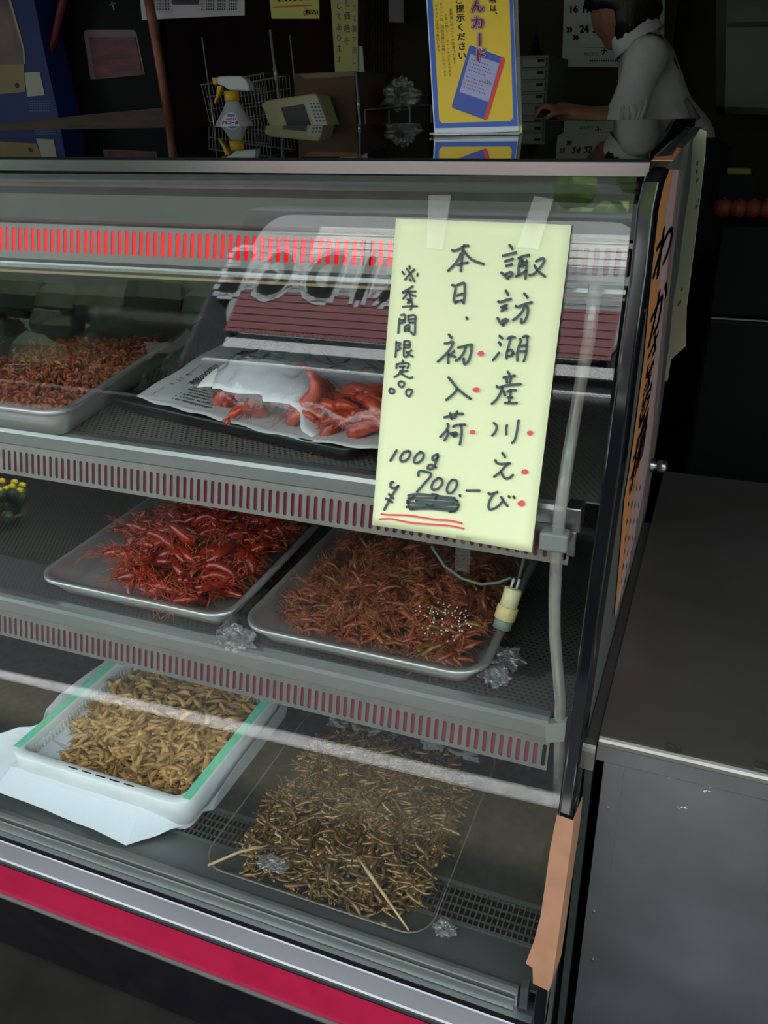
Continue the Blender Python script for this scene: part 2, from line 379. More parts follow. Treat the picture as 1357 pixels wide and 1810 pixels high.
MB().box(-2.06, -.26, -1.285, -1.24, 1.09, 1.125).build('tailgate_trim', mat('van_white_trim', (.7, .72, .76), .3), van, bevel=.01)
mb = MB(); vq(mb, -2.0, -.32, 1.165, 1.205, .02); mb.build('tailgate_trim', MATS['van_white_trim'], van, fix=False)
MB().box(-2.1, -.3, -1.32, -1.2, .42, .62).build('bumper', vb, van, bevel=.03)
for wx in (-2.12, -.28):
    for wy in (-2.1, -4.8):
        w = MB().lathe([(.05, -.1), (.3, -.1), (.32, -.06), (.32, .06), (.3, .1), (.05, .1)], (0, 0, 0), 20).build('wheel', black_mat, van)
        w.rotation_euler = (0, PI/2, 0); w.location = (wx+1.2, wy+1.3, .32)

fp = thing('flower_planter', 'low round planter of yellow flowers standing at the road side', 'planter', (-3.85, -1.75, 0))
MB().lathe([(.16, 0), (.20, .07), (.22, .08), (.20, .085), (.18, .06)], (-3.85, -1.75, 0), 20).build('pot', mat('pot_dark', (.05, .035, .03), .7), fp)
rnd = random.Random(6); fl, lf_ = MB(), MB()
for k in range(70):
    a, q = rnd.uniform(0, 2*PI), rnd.uniform(0, .26); z_ = rnd.uniform(.09, .24); px_, py_ = -3.85+q*math.cos(a), -1.75+q*math.sin(a)
    lf_.ball((px_, py_, z_-.02), rnd.uniform(.03, .05), 6, 5)
    if k % 2: fl.ball((px_, py_, z_+.025), .022, 8, 6)
lf_.build('leaves', mat('planter_leaves', (.02, .05, .015), .7), fp, fix=False); tag(fl.build('blossoms', mat('blossom_yellow', (.75, .62, .03), .6), fp, fix=False), kind='stuff')

# ------------------------------------------------------------------ display case
XR, XL = -.085, -1.95                                   # right and left ends
case = thing('display_case', 'glass-fronted refrigerated display case with red band and black corner post', 'display case', (-1.0, 1.2, 0))
class E:                                                # an edge running along x, from two picture points at a given depth
    def __init__(s, y, a, b=None, z=None):
        s.y = y
        if z is not None: s.m, s.c = 0.0, z; return
        p = at_y(*a, y)
        if b is None: s.m, s.c = 0.0, p[2]; return
        q = at_y(*b, y); s.m = (q[2]-p[2])/(q[0]-p[0]); s.c = p[2]-s.m*p[0]
    def at(s, x): return (x, s.y, s.m*x+s.c)
    def mv(s, dy=0, dz=0): e = E(s.y+dy, None, z=0); e.m, e.c = s.m, s.c+dz; return e
def lofte(edges, x0, x1, mb=None, caps=True):
    mb = mb or MB(); n = len(edges)
    mb.add([e.at(x0) for e in edges]+[e.at(x1) for e in edges], [[i, (i+1) % n, n+(i+1) % n, n+i] for i in range(n)] + ([list(range(n))[::-1], list(range(n, 2*n))] if caps else []))
    return mb
def grille(mb, eb, et, x0, x1, sb, st, pitch=.0118, sw=.0054, off=0.0):
    """plate between two edges with a row of upright round-ended slots; sb, st: slot ends as fractions of the height"""
    n = int(round((x1-x0)/pitch)); N = 16
    for k in range(n):
        xa = x0+k*pitch; xc = xa+pitch/2
        B, T = np.array(eb.at(xc)), np.array(et.at(xc)); up = T-B; H = np.linalg.norm(up); up /= H
        h0, h1 = sb*H, st*H; r = sw/2
        inner, outer = [], []
        for i in range(N):
            a = 2*PI*(i+.5)/N; dx, dy = math.cos(a), math.sin(a)
            inner.append((r*dx, (h1-r if dy > 0 else h0+r)+r*dy))
            if abs(dx)*1.0 > abs(dy)*.5: outer.append((math.copysign(pitch/2, dx), (h1-r+.0 if dy > 0 else h0+r) + dy/abs(dx)*pitch/2))
            else: outer.append((dx/abs(dy)*pitch*.25 if abs(dx) > 1e-6 else 0, H if dy > 0 else 0))
        for i in range(N):                                # corners to the cell corners
            dx, dy = math.cos(2*PI*(i+.5)/N), math.sin(2*PI*(i+.5)/N)
            if .38 < abs(dx) < .85 and abs(dy) > .5: outer[i] = (math.copysign(pitch/2, dx), H if dy > 0 else 0)
        f = lambda q: tuple(np.array([xc+q[0], 0, 0])+np.array([0, B[1], B[2]])+up*q[1])
        b = len(mb.v)
        mb.add([f(q) for q in inner]+[f(q) for q in outer], [[i, (i+1) % N, N+(i+1) % N, N+i] for i in range(N)])
    return mb

# sloping black glass top: front edge z 1.50, back edge higher
tz = at_y(1148, 283, .95)[2]; SL = .041
def ztop(y): return tz+SL*(y-.95)
YB = 1.68
def slabtop(mb, x0, x1, y0, y1, th=.012, dz=0):
    return mb.add([(x0, y0, ztop(y0)-th+dz), (x1, y0, ztop(y0)-th+dz), (x1, y1, ztop(y1)-th+dz), (x0, y1, ztop(y1)-th+dz), (x0, y0, ztop(y0)+dz), (x1, y0, ztop(y0)+dz), (x1, y1, ztop(y1)+dz), (x0, y1, ztop(y1)+dz)],
                  [[0, 3, 2, 1], [4, 5, 6, 7], [0, 1, 5, 4], [1, 2, 6, 5], [2, 3, 7, 6], [3, 0, 4, 7]])
slabtop(MB(), XL, XR-.004, .953, YB).build('top_panel', black_glass, case)
L1, L1b = E(.95, (0, 279.4), (1148, 283.2)), E(.950, (0, 301.5), (1135, 312))
lofte([L1b, L1.mv(0, -.002), L1.mv(.003, .001), L1.mv(.006, .001), L1b.mv(.02, 0)], XL, -.089).build('top_trim', mat('trim_steel', (.19, .20, .185), .22, .95, var=(.165, .175, .16), vscale=5, stretch=(1, 3, 3), space='pos'), case)
lofte([L1b.mv(.02, 0), L1b.mv(.02, -.016), L1b.mv(.05, -.016), L1b.mv(.05, 0)], XL, -.095).build('shadow_gap', black_mat, case)
# rounded moulding inside the head, then a grey panel
ma, mc = E(.962, (0, 314), (1090, 321)), E(.962, (0, 330), (1085, 345))
lofte([ma.mv(.012), ma.mv(.003, -.003), ma.mv(0, -.007), mc.mv(-.001, .006), mc.mv(.003, .001), mc.mv(.02, -.001)], XL, -.098).build('head_moulding', alu, case, smooth=True)
pa, pb = E(.975, (0, 341), (1080, 360)), E(.985, (0, 384), (1075, 422))
lofte([mc.mv(.012), pa, pa.mv(.02, 0), mc.mv(.03, 0)], XL, -.1).build('head_groove', black_mat, case)
lofte([pa, pb, pb.mv(.01, 0), pa.mv(.01, 0)], XL, -.1).build('head_panel', grey_lining, case)
ga, gb = E(.99, (0, 389), (1075, 425)), E(.973, (0, 463), (1070, 509))
mb = MB(); mb2 = lofte([pb, ga, ga.mv(.008), pb.mv(.01)], XL, -.1)
hg = mb2.build('head_edge', grey_lining, case)
gt, gbm = E(.99, (0, 393), (1075, 429)), E(.977, (0, 455), (1075, 504))
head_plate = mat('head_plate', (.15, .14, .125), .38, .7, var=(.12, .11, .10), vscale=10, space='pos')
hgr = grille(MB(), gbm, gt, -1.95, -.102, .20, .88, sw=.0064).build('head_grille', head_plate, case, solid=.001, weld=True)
lofte([gbm, gbm.mv(-.004, -.004), gb.mv(-.001, -.006), gb.mv(.004, -.010), gb.mv(.03, -.010), gbm.mv(.03)], XL, -.102).build('head_lip', steel, case)
lofte([gb.mv(.001, -.0105), gb.mv(.001, -.014), gb.mv(.03, -.014), gb.mv(.03, -.0105)], XL, -.102).build('sealing_strip', mat('beige_seal', lin(150, 132, 100), .7), case)
xa, xb = at_y(688, 450, .99)[0], -.104
lofte([gbm.mv(.006, .004), gt.mv(.006, -.004), gt.mv(.009, -.004), gbm.mv(.009, .004)], XL, at_y(641, 455, .99)[0]).build('red_diffuser', red_lit, hgr)
lofte([gbm.mv(.006, .004), gt.mv(.006, -.004), gt.mv(.009, -.004), gbm.mv(.009, .004)], at_y(657, 455, .99)[0], xa+.004).build('red_diffuser', red_lit, hgr)
lofte([gbm.mv(.0065, .004), gt.mv(.0065, -.004), gt.mv(.0095, -.004), gbm.mv(.0095, .004)], xa+.005, xb).build('red_strip', red_strip, hgr)
lofte([gbm.mv(.03, -.005), gt.mv(.03, .0), E(1.25, None, z=1.46), E(1.25, None, z=1.40)], XL, -.104).build('lamp_housing', dark_case, case)
# ceiling of the chamber, back and left lining
MB().box(XL, -.1, 1.0, YB, 1.475, 1.482).build('chamber_ceiling', dark_case, case)
MB().box(XL, -.09, YB-.02, YB, .03, 1.50).build('back_panel', dark_case, case)
def side_x(z): return -.0868+.0135*(z-.8)
def side(mb, dx0, dx1, zb=.04, prof=None):
    P = prof or [(yg(.33), .33), (.79, .31), (.79, zb), (YB, zb), (YB, ztop(YB)-.013), (.962, ztop(.96)-.013)]
    a = [(side_x(z)+dx0, y, z) for y, z in P]; b = [(side_x(z)+dx1, y, z) for y, z in P]; n = len(P)
    return mb.add(a+b, [list(range(n))[::-1], list(range(n, 2*n))]+[[i, (i+1) % n, n+(i+1) % n, n+i] for i in range(n)])
side(MB(), -.012, 0).build('end_panel', mat('end_panel_grey', (.17, .185, .165), .45, .3, var=(.13, .14, .125), vscale=6), case)
mb = MB(); P = [(yg(.33), .33), (.79, .31), (.79, .04), (YB, .04), (YB, ztop(YB)-.013), (.962, ztop(.96)-.013)]
mb.slab([(XL-.02, y, z) for y, z in P], (.018, 0, 0)); mb.build('end_panel', black_mat, case)
# front glass
def gp(x, z, off=0): return np.array([x, yg(z), z])+GN*off
mb = MB(); t = -GN*.005
mb.slab([gp(XL, .328), gp(-.104, .328), gp(-.100, 1.487), gp(XL, 1.487)], t); mb.build('front_glass', glass, case)
# black corner post, traced edge by edge on the glass plane
pl = [(1150, 297), (1138, 303), (1131, 322), (1126, 345), (1120, 370), (1109, 480), (1088, 640), (1064, 820), (1026, 1100), (1004, 1265), (981.5, 1443), (958, 1640), (943, 1760), (935, 1830)]
pr = [(1176, 296), (1177, 303), (1170, 322), (1165, 345), (1160, 370), (1148, 480), (1125, 640), (1103, 820), (1062, 1100), (1039, 1265), (1014, 1443), (986, 1640), (968, 1760), (960, 1830)]
La = []
for a, b in zip(pl, pr):
    A, B = on_g(*a, .008), on_g(*b, .008); w = B-A; back = np.array([0, .030, -.0036])
    La.append([tuple(A+back), tuple(A+w*.10+back*.12), tuple(A+w*.2), tuple(B-w*.2), tuple(B-w*.08+back*.12), tuple(B+back)])
La[0] = [tuple(np.array(q)+np.array([0, .020, 0])) for q in La[0]]; La[1] = [tuple(np.array(q)+np.array([0, .007, 0])) for q in La[1]]
MB().loops(La, True, True, True).build('corner_post', black_gloss, case, smooth=False, bevel=.0015)

# two perforated shelves with slotted lips
S1, S1b = E(.93, (0, 753.8), (663, 849)), E(.93, (0, 834.8), (968, 996.6))
z1 = at_y(340, 800.8, .93)[2]; z1b = at_y(500, 917, .9245)[2]
z2 = at_y(340, 1130.2, .895)[2]; z2b = at_y(500, 1246, .8895)[2]
def shelf(z, zb, yl, xr, f1, depth, nm):
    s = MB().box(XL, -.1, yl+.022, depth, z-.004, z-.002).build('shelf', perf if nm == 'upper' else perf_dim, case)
    e = lambda y, zz: E(y, None, z=zz)
    zc = z-(z-zb)*f1
    lofte([e(yl+.026, z-.002), e(yl+.02, z), e(yl+.008, z), e(yl+.002, z-.003), e(yl, z-.009), e(yl+.001, zc+.004), e(yl+.006, zc), e(yl+.012, zc), e(yl+.012, z-.010), e(yl+.026, z-.012)], XL, xr).build('shelf_lip', alu, s, smooth=False)
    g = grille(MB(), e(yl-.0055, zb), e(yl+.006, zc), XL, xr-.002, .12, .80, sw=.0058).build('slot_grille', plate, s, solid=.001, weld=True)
    lofte([e(yl-.001, zb+.004), e(yl+.010, zc-.003), e(yl+.013, zc-.003), e(yl+.002, zb+.004)], XL, xr-.012).build('red_strip', red_strip, s)
    return s
x1e, x2e = at_y(1020, 905, .93)[0], at_y(965, 1320, .895)[0]
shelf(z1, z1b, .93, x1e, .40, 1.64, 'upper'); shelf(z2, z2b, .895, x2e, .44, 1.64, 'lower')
for px in (302, 330):
    b = at_z(px+10, 555, z1); MB().box(b[0]-.012, b[0]+.012, b[1]+.0, b[1]+.02, .36, 1.475).build('shelf_upright', steel, case, bevel=.003)
# deck with air grille, sill and base
ZD = .36
MB().box(XL, -.1, .985, 1.66, ZD-.006, ZD).build('deck', deck_m, case)
dk = MB().box(XL, -.1, .838, .908, ZD-.006, ZD).build('deck_ledge', mat('ledge_plate', (.17, .18, .18), .4, .6, var=(.14, .15, .15), vscale=6, space='pos'), case)
mb = MB(); gx0, gx1 = -1.9, -.135
mb.box(gx0, gx1, .906, .912, ZD-.004, ZD+.002); mb.box(gx0, gx1, .979, .986, ZD-.004, ZD+.002)
for k in range(4): mb.box(gx0, gx1, .9135+.0162*(k+.5)+.004, .9135+.0162*(k+.5)+.0058, ZD-.005, ZD-.001)
x = gx0
while x < gx1: mb.box(x, x+.0018, .910, .982, ZD-.003, ZD+.0015); x += .0092
mb.build('air_grille', mat('grey_grid', (.12, .14, .14), .45, .4), case)
MB().box(XL, -.1, .90, .99, .27, .28).build('duct_floor', black_mat, case)
e = lambda y, z: E(y, None, z=z)
xs = at_y(917, 1742, .83)[0]
zs = at_y(917, 1742, .832)[2]
lofte([e(.838, ZD), e(.838, zs-.006), e(.832, zs), e(.826, zs), e(.824, zs-.012), e(.824, .33), e(.838, .33)], XL, xs).build('sill_rail', alu, case)
lofte([e(.822, .345), e(.820, .352), e(.817, .352), e(.815, .333), e(.822, .333)], XL, xs-.004).build('sill_rail', alu, case)
MB().add([(xs+.004, .834, .34), (xs+.016, .834, .34), (xs+.016, .834, zs+.022), (xs+.004, .834, zs+.010), (xs+.004, .818, .34), (xs+.016, .818, .34), (xs+.016, .818, zs+.022), (xs+.004, .818, zs+.010)],
         [[0, 3, 2, 1], [4, 5, 6, 7], [0, 1, 5, 4], [1, 2, 6, 5], [2, 3, 7, 6], [3, 0, 4, 7]]).build('sill_end_block', mat('grey_plastic', (.06, .065, .07), .4), case)
XE = -.112
lofte([e(.838, .332), e(.806, .330), e(.803, .324), e(.800, .322), e(.776, .3125), e(.7735, .3105), e(.7725, .307), e(.7725, .300), e(.779, .296), e(.838, .290)], XL, XE).build('sill', mat('sill_steel', (.27, .28, .29), .36, .9, var=(.23, .24, .25), vscale=5, space='pos', stretch=(1, 3, 3)), case)
lofte([e(.8075, .3300), e(.802, .3292), e(.801, .325), e(.804, .3225), e(.808, .326)], XL, XE-.002).build('glass_gasket', black_mat, case)
lofte([e(.779, .297), e(.777, .290), e(.780, .287), e(.80, .29)], XL, XE).build('shadow_gap', black_mat, case)
zr = at_y(0, 1577, .779)[2]
lofte([e(.779, .289), e(.779, zr), e(.80, zr), e(.80, .289)], XL, XE).build('red_band', red_paint, case)
za, zc_ = at_y(0, 1580.5, .774)[2], at_y(0, 1588, .774)[2]
lofte([e(.779, zr), e(.775, za), e(.773, (za+zc_)/2), e(.775, zc_), e(.80, zc_), e(.80, zr)], XL, XE).build('base_rail', alu, case, smooth=False)
lofte([e(.781, zc_), e(.781, .04), e(.80, .04), e(.80, zc_)], XL, XE).build('kick_panel', mat('black_kick_panel', (.006, .005, .007), .4, var=(.009, .008, .010), vscale=30, spec=.3), case)
MB().box(XL+.03, -.13, .86, YB-.03, 0, .05).build('plinth', black_mat, case)
# clear pipe standing inside the right end, clip, bracket
tp = [(1053, 505), (1040, 600), (1022, 700), (1005, 800), (990, 900), (984, 960), (980, 1060), (980, 1120), (985, 1180), (990, 1240), (988, 1330), (985, 1420)]
tb = [at_y(px, py, .955 if py < 700 else .955-.05*min(1, (py-700)/200)) for px, py in tp]
MB().tube(tb, .0078, 12).build('drain_pipe', glassy('cloudy_pipe', (.90, .88, .82), .12, 1.6, haze=.42, hazecol=(.66, .64, .58), hvar=.10, hscale=8), case, smooth=True)
c = at_y(978, 958, .898); MB().box(c[0]-.017, c[0]+.017, c[1]-.004, c[1]+.018, c[2]-.012, c[2]+.012).build('pipe_clip', mat('grey_clip', (.16, .18, .165), .5), case, bevel=.003)
c = at_y(1012, 915, .922); mb = MB().box(c[0]-.010, c[0]+.010, c[1], c[1]+.03, c[2]-.02, c[2]+.012); mb.box(c[0]-.005, c[0]+.006, c[1]+.002, c[1]+.006, c[2]-.055, c[2]-.02); mb.build('shelf_hook', steel, case, bevel=.002)
q = [at_y(*p, .893) for p in ((963, 1280), (1000, 1277), (997, 1311), (965, 1313))]
MB().slab(q, (0, .012, 0)).build('shelf_bracket', mat('zinc_bracket', (.42, .45, .43), .4, .7), case)
# tan tape wrapped round the foot of the post
tl = [(984, 1440), (972, 1500), (966, 1545), (955, 1620), (943, 1665), (929, 1702), (941, 1708), (942, 1738)]
tr_ = [(1022, 1429), (1012, 1500), (1005, 1560), (997, 1630), (988, 1690), (978, 1752), (974, 1770), (966, 1752)]
A = [on_g(*p, .0115) for p in tl]; B = [on_g(*p, .0115) for p in ((1013, 1450), (1008, 1500), (1000, 1555), (991, 1620), (983, 1680), (975, 1735), (972, 1745), (969, 1751))]
Cc = [b+np.array([.004, .045, 0]) for b in B]
mb = MB(); n = len(A); mb.add(A+B+Cc, [[i, i+1, n+i+1, n+i] for i in range(n-1)]+[[n+i, n+i+1, 2*n+i+1, 2*n+i] for i in range(n-1)])
mb.build('tape_patch', tan_card, case, fix=False, solid=.0012)
# orange tape hooked over the top corner
q = [at_z(*p, tz+.005) for p in ((1150, 285), (1190, 285), (1200, 262), (1165, 257), (1175, 248), (1222, 252))]
mb = MB()
def st(px, py, d=.002): pp = at_pl(px, py, (0, .95, tz+d), (0, -SL, 1)); return pp
mb.poly([st(1151, 284), st(1189, 284), st(1204, 262), st(1196, 261), st(1188, 276), st(1160, 278)])
mb.build('corner_tape', mat('orange_tape', lin(170, 105, 62), .6), case, fix=False, solid=.001)
# ------------------------------------------------------------------ trays
vat_steel = mat('vat_steel', (.60, .60, .58), .34, .7, var=(.52, .52, .50), vscale=9, rvar=.2)
vat_dull = mat('vat_dull_steel', (.46, .46, .44), .42, .55, var=(.38, .38, .36), vscale=14, rvar=.2)
def vat(name, label, cx, cy, z, L, Wd, H, r, flare, rim, m, shear=0.0, rot=0.0, group='food trays', lip=.004, th=.002):
    t = thing(name, label, 'tray', (cx, cy, z), group, local=True, rot=(0, 0, rot))
    def ring(ins, zz, n=6): return [(x+shear*y, y, zz) for x, y in rrect(L-2*ins, Wd-2*ins, max(.012, r-ins), n)]
    mb = MB()
    mb.loops([ring(flare+.006, 0), ring(flare, .003), ring(flare*.25, H*.75), ring(rim, H-.001), ring(.0015, H-.0015), ring(0, H), ring(0, H-lip-.001), ring(-.0012, H-lip), ring(-.0012, H+.001), ring(.001, H+.002), ring(rim, H+.0012),
              ring(flare*.25+th, H*.75), ring(flare+th, .004), ring(flare+.01, .003)], True, True, True)
    mb.build('pan', m, t, smooth=True)
    return t, ring
def tray_pt(cx, cy, z, rot, shear, x, y, zz=0.0):
    x = x+shear*y; c, s = math.cos(rot), math.sin(rot)
    return (cx+x*c-y*s, cy+x*s+y*c, z+zz)

# ------------------------------------------------------------------ food
def shrimp_mesh(name, m, L, curl, fat, legs=True, feel=True, seed=0, eye=None, fuzz=0, legm=None):
    """a curled shrimp along an arc: ringed body, head with feelers, legs, tail fan"""
    rnd = random.Random(seed); mb = MB(); n = 12; pts = []; rad = []; x = z = 0.0; a = curl*.5
    for i in range(n+1):
        t = i/n; pts.append((x, rnd.uniform(-.01, .01)*L, z)); step = L/n
        prof = fat*(.35+.65*math.sin(min(1, t*2.2)*PI/2))*(1-.62*max(0, t-.35)/.65); prof *= 1+.10*(i % 2)
        rad.append(prof*L); x += math.cos(a)*step; z += math.sin(a)*step; a -= curl/n*(1.4 if t > .4 else .5)
    mb.tube(pts, rad, 7)
    P = [np.array(p) for p in pts]
    h = P[0]; d = (P[0]-P[1])/np.linalg.norm(P[0]-P[1])
    mb.tube([tuple(h), tuple(h+d*L*.10+np.array([0, 0, L*.03])), tuple(h+d*L*.24+np.array([0, 0, L*.06]))], [rad[0]*.9, rad[0]*.5, .0003*L/.05], 5)
    if legm: mb.cur = 1
    if feel:
        for k in range(4):
            s = rnd.uniform(-.5, .5); q = h+d*L*.05
            mb.tube([tuple(q), tuple(q+d*L*.3+np.array([0, s*L*.3, L*rnd.uniform(-.05, .2)])), tuple(q+d*L*.55+np.array([-L*.05, s*L*.75, L*rnd.uniform(-.2, .25)]))], [L*.010, L*.008, L*.004], 3)
    if legs:
        for k in range(8):
            i = 1+k//2+ (k % 2); s = 1 if k % 2 else -1; q = P[i]
            mb.tube([tuple(q), tuple(q+np.array([-.03*L, s*L*.10, -L*.14])), tuple(q+np.array([-.10*L, s*L*.09, -L*.27]))], [L*.014, L*.010, L*.004], 3)
    for k in range(fuzz):
        i = rnd.randrange(0, 7); s = rnd.choice((-1, 1)); q = P[i]; g = rnd.uniform(.35, .75)
        mb.tube([tuple(q), tuple(q+np.array([rnd.uniform(-.25, .1)*L, s*rnd.uniform(.05, .3)*L*g, rnd.uniform(-.1, .22)*L])), tuple(q+np.array([rnd.uniform(-.5, .1)*L, s*rnd.uniform(.2, .7)*L*g, rnd.uniform(-.1, .32)*L]))], [L*.013, L*.011, L*.004], 3)
    mb.cur = 0
    e = P[-1]; d2 = (P[-1]-P[-2])/np.linalg.norm(P[-1]-P[-2]); up = np.array([-d2[2], 0, d2[0]])
    for s in (-.55, -.2, .2, .55):
        w = np.array([0, 1, 0])
        mb.slab([tuple(e), tuple(e+d2*L*.10+w*(s-.12)*L*.16), tuple(e+d2*L*.17+w*s*L*.2), tuple(e+d2*L*.10+w*(s+.12)*L*.16)], tuple(up*L*.012))
    if eye:
        mb.cur = 1
        for s in (-1, 1): mb.ball(tuple(P[0]+d*L*.03+np.array([0, s*rad[0]*.9, rad[0]*.6])), L*.018, 6, 5)
        mb.cur = 0
    c = np.mean(P, axis=0); mb.v = [tuple(np.array(v)-c) for v in mb.v]
    return mb.mesh(name, [m]+([legm] if legm else [])+([eye] if eye else []), True)
def fish_mesh(name, ms, L, bend, fat, seed=0, flat=.75, fin=1.0):
    """a small slender fish: body, head, forked tail, back and belly fin, eye"""
    rnd = random.Random(seed); mb = MB(); n = 11; prof = [.30, .66, .88, .98, 1, .97, .90, .80, .66, .50, .36, .26]
    pts = []; x = y = 0.0; a = -bend*.5
    for i in range(n+1):
        pts.append((x, y, 0)); x += math.cos(a)*L*.86/n; y += math.sin(a)*L*.86/n; a += bend/n*(1+.5*rnd.uniform(-1, 1))
    Lp = []
    for i, p in enumerate(pts):
        d = np.array(pts[min(i+1, n)])-np.array(pts[max(i-1, 0)]); d /= np.linalg.norm(d); w = np.array([-d[1], d[0], 0]); r = prof[i]*fat*L
        Lp.append([tuple(np.array(p)+w*r*math.cos(t)+np.array([0, 0, r*flat*math.sin(t)])) for t in [2*PI*k/8 for k in range(8)]])
    mb.loops(Lp, True, True, True)
    e = np.array(pts[-1]); d = e-np.array(pts[-2]); d /= np.linalg.norm(d); w = np.array([-d[1], d[0], 0])
    for s in (1, -1):
        mb.slab([tuple(e-d*L*.02), tuple(e+d*L*.05+w*s*L*.03*fin), tuple(e+d*L*.15*(.4+.6*fin)+w*s*L*.075*fin), tuple(e+d*L*.07+w*s*L*.01)], (0, 0, L*.012))
    m4 = np.array(pts[5]); dd = np.array(pts[6])-m4; dd /= np.linalg.norm(dd); w = np.array([-dd[1], dd[0], 0])
    for s in (1, -1):
        mb.slab([tuple(m4+w*s*fat*L*.9), tuple(m4+dd*L*.10+w*s*fat*L*(1+.5*fin)), tuple(m4+dd*L*.13+w*s*fat*L*.8)], (0, 0, L*.012))
    mb.cur = 1
    h = np.array(pts[1]); dd = np.array(pts[1])-np.array(pts[2]); dd /= np.linalg.norm(dd); w = np.array([-dd[1], dd[0], 0])
    for s in (1, -1): mb.ball(tuple(h+w*s*prof[1]*fat*L*.55+np.array([0, 0, prof[1]*fat*L*flat*.72])), fat*L*.24, 6, 5)
    c = np.mean(np.array(pts), axis=0); mb.v = [tuple(np.array(v)-c) for v in mb.v]
    return mb.mesh(name, ms, True)
def pile(meshes, name, label, cat, group, n, put, pitch=.35, scale=(.8, 1.15), seed=1):
    """n separate objects, the first with its own mesh, the rest copies; put(rnd, k, n) -> point or None"""
    rnd = random.Random(seed); src = []
    for k in range(n):
        p = put(rnd, k, n)
        if k < len(meshes):
            o = bpy.data.objects.new(name, meshes[k]); tag(o, label, cat, group); src.append(o)
        else: o = src[rnd.randrange(len(src))].copy()
        s = rnd.uniform(*scale); o.scale = (s, s, s); o.location = p
        o.rotation_euler = (rnd.uniform(-1, 1)*.9, rnd.gauss(0, pitch), rnd.uniform(0, 2*PI))
        COL.objects.link(o)
def heap(meshes, name, m, n, put, pitch=.3, scale=(.8, 1.1), seed=5, label=None):
    """what lies underneath and cannot be told apart: one object"""
    rnd = random.Random(seed); V = []; F = []; MI = []
    data = [(np.array([v.co[:] for v in me.vertices]), [list(p.vertices) for p in me.polygons], [p.material_index for p in me.polygons], list(me.materials)) for me in meshes]
    for k in range(n):
        v, f, mi, _ = data[rnd.randrange(len(data))]; s = rnd.uniform(*scale)
        R = np.array(Euler((rnd.uniform(-1, 1)*.9, rnd.gauss(0, pitch), rnd.uniform(0, 2*PI))).to_matrix()); b = len(V)
        V += [tuple(q) for q in (v*s)@R.T+np.array(put(rnd, k, n))]; F += [[b+i for i in g] for g in f]; MI += mi
    me = bpy.data.meshes.new(name); me.from_pydata(V, [], F)
    for mm in data[0][3]: me.materials.append(mm)
    me.polygons.foreach_set('material_index', MI); me.polygons.foreach_set('use_smooth', [True]*len(F)); me.update()
    o = bpy.data.objects.new(name, me); COL.objects.link(o); return tag(o, label, kind='stuff')
eye_black = mat('eye_black', (.01, .01, .01), .15)
eye_silver = mat('eye_silver', (.75, .72, .6), .12, .7)

# --- tray 1: dried shrimps, upper shelf
t1c = (-1.118, 1.228, z1); SH1 = -.235
t1, ring1 = vat('metal_tray', 'deep dull metal tray of tiny dried shrimps on the top shelf', *t1c, .345, .66, .046, .045, .022, .012, vat_dull, SH1)
dried = mat('dried_shrimp', lin(204, 112, 68), .5, var=lin(150, 66, 38), vscale=160, rand=.7, sss=.1)
dm = [shrimp_mesh('dried_shrimp', dried, .017, 2.4+.3*k, .17, False, k == 0, k) for k in range(4)]
def h1(x, y): return .024+.010*math.exp(-((x-.02)**2/.02+(y+.12)**2/.05))+.004*mnoise.noise((x*30, y*30, 1))
def in1(rnd):
    while True:
        x, y = rnd.uniform(-.150, .150), rnd.uniform(-.30, .24)
        if y < .10+.35*(x+.08) and (x+.0)**2/.155**2 < 1-max(0, (y-.02))**2/.2**2: return x, y
def put1(rnd, k, n): x, y = in1(rnd); return tray_pt(*t1c, 0, SH1, x, y, h1(x, y)+rnd.uniform(.002, .008))
def put1b(rnd, k, n): x, y = in1(rnd); return tray_pt(*t1c, 0, SH1, x, y, h1(x, y)+rnd.uniform(-.006, .003))
heap(dm, 'dried_shrimp_heap', dried, 1500, put1b, label='mass of tiny dried shrimps filling the deep metal tray')
pile(dm, 'dried_shrimp', 'tiny curled dried shrimp in the deep metal tray on the top shelf', 'shrimp', 'tiny dried shrimps in the metal tray', 300, put1)
mb = MB()
def bed(f, a, b): return lambda u, v: f(a+(b-a)*u, v)
MB().grid(lambda u, v: tray_pt(*t1c, 0, SH1, -.148+.296*u, -.30+.54*v*(.75+.25*u), h1(-.15+.3*u, -.3+.5*v)-.012), 14, 20).build('shrimp_bed', mat('shrimp_bed_dark', lin(84, 38, 24), .7), None, fix=False).name
tag(bpy.data.objects['shrimp_bed'], 'dark layer of dried shrimp crumbs at the bottom of the deep metal tray', kind='stuff')
o = MB().grid(lambda u, v: tray_pt(*t1c, 0, SH1, -.176+.352*u, -.334+.668*v, .0495+.014*max(0, (u+v-1.3))+.0018*math.sin(9*u+13*v)+.0012*math.sin(31*u-7*v)), 40, 60).build('film_cover', film, t1, smooth=True, fix=False)
o.parent = t1; o.location = -Vector(t1c)
mb = MB()
for cr in (((8, 645), (60, 643), (130, 625), (200, 607), (300, 587)), ((240, 622), (275, 610), (308, 598))): mb.tube([at_z(px, py, z1+.053+.008*(px > 250)) for px, py in cr], .0006, 4)
o = mb.build('film_crease', film_crumple, t1, fix=False); o.location = -Vector(t1c)

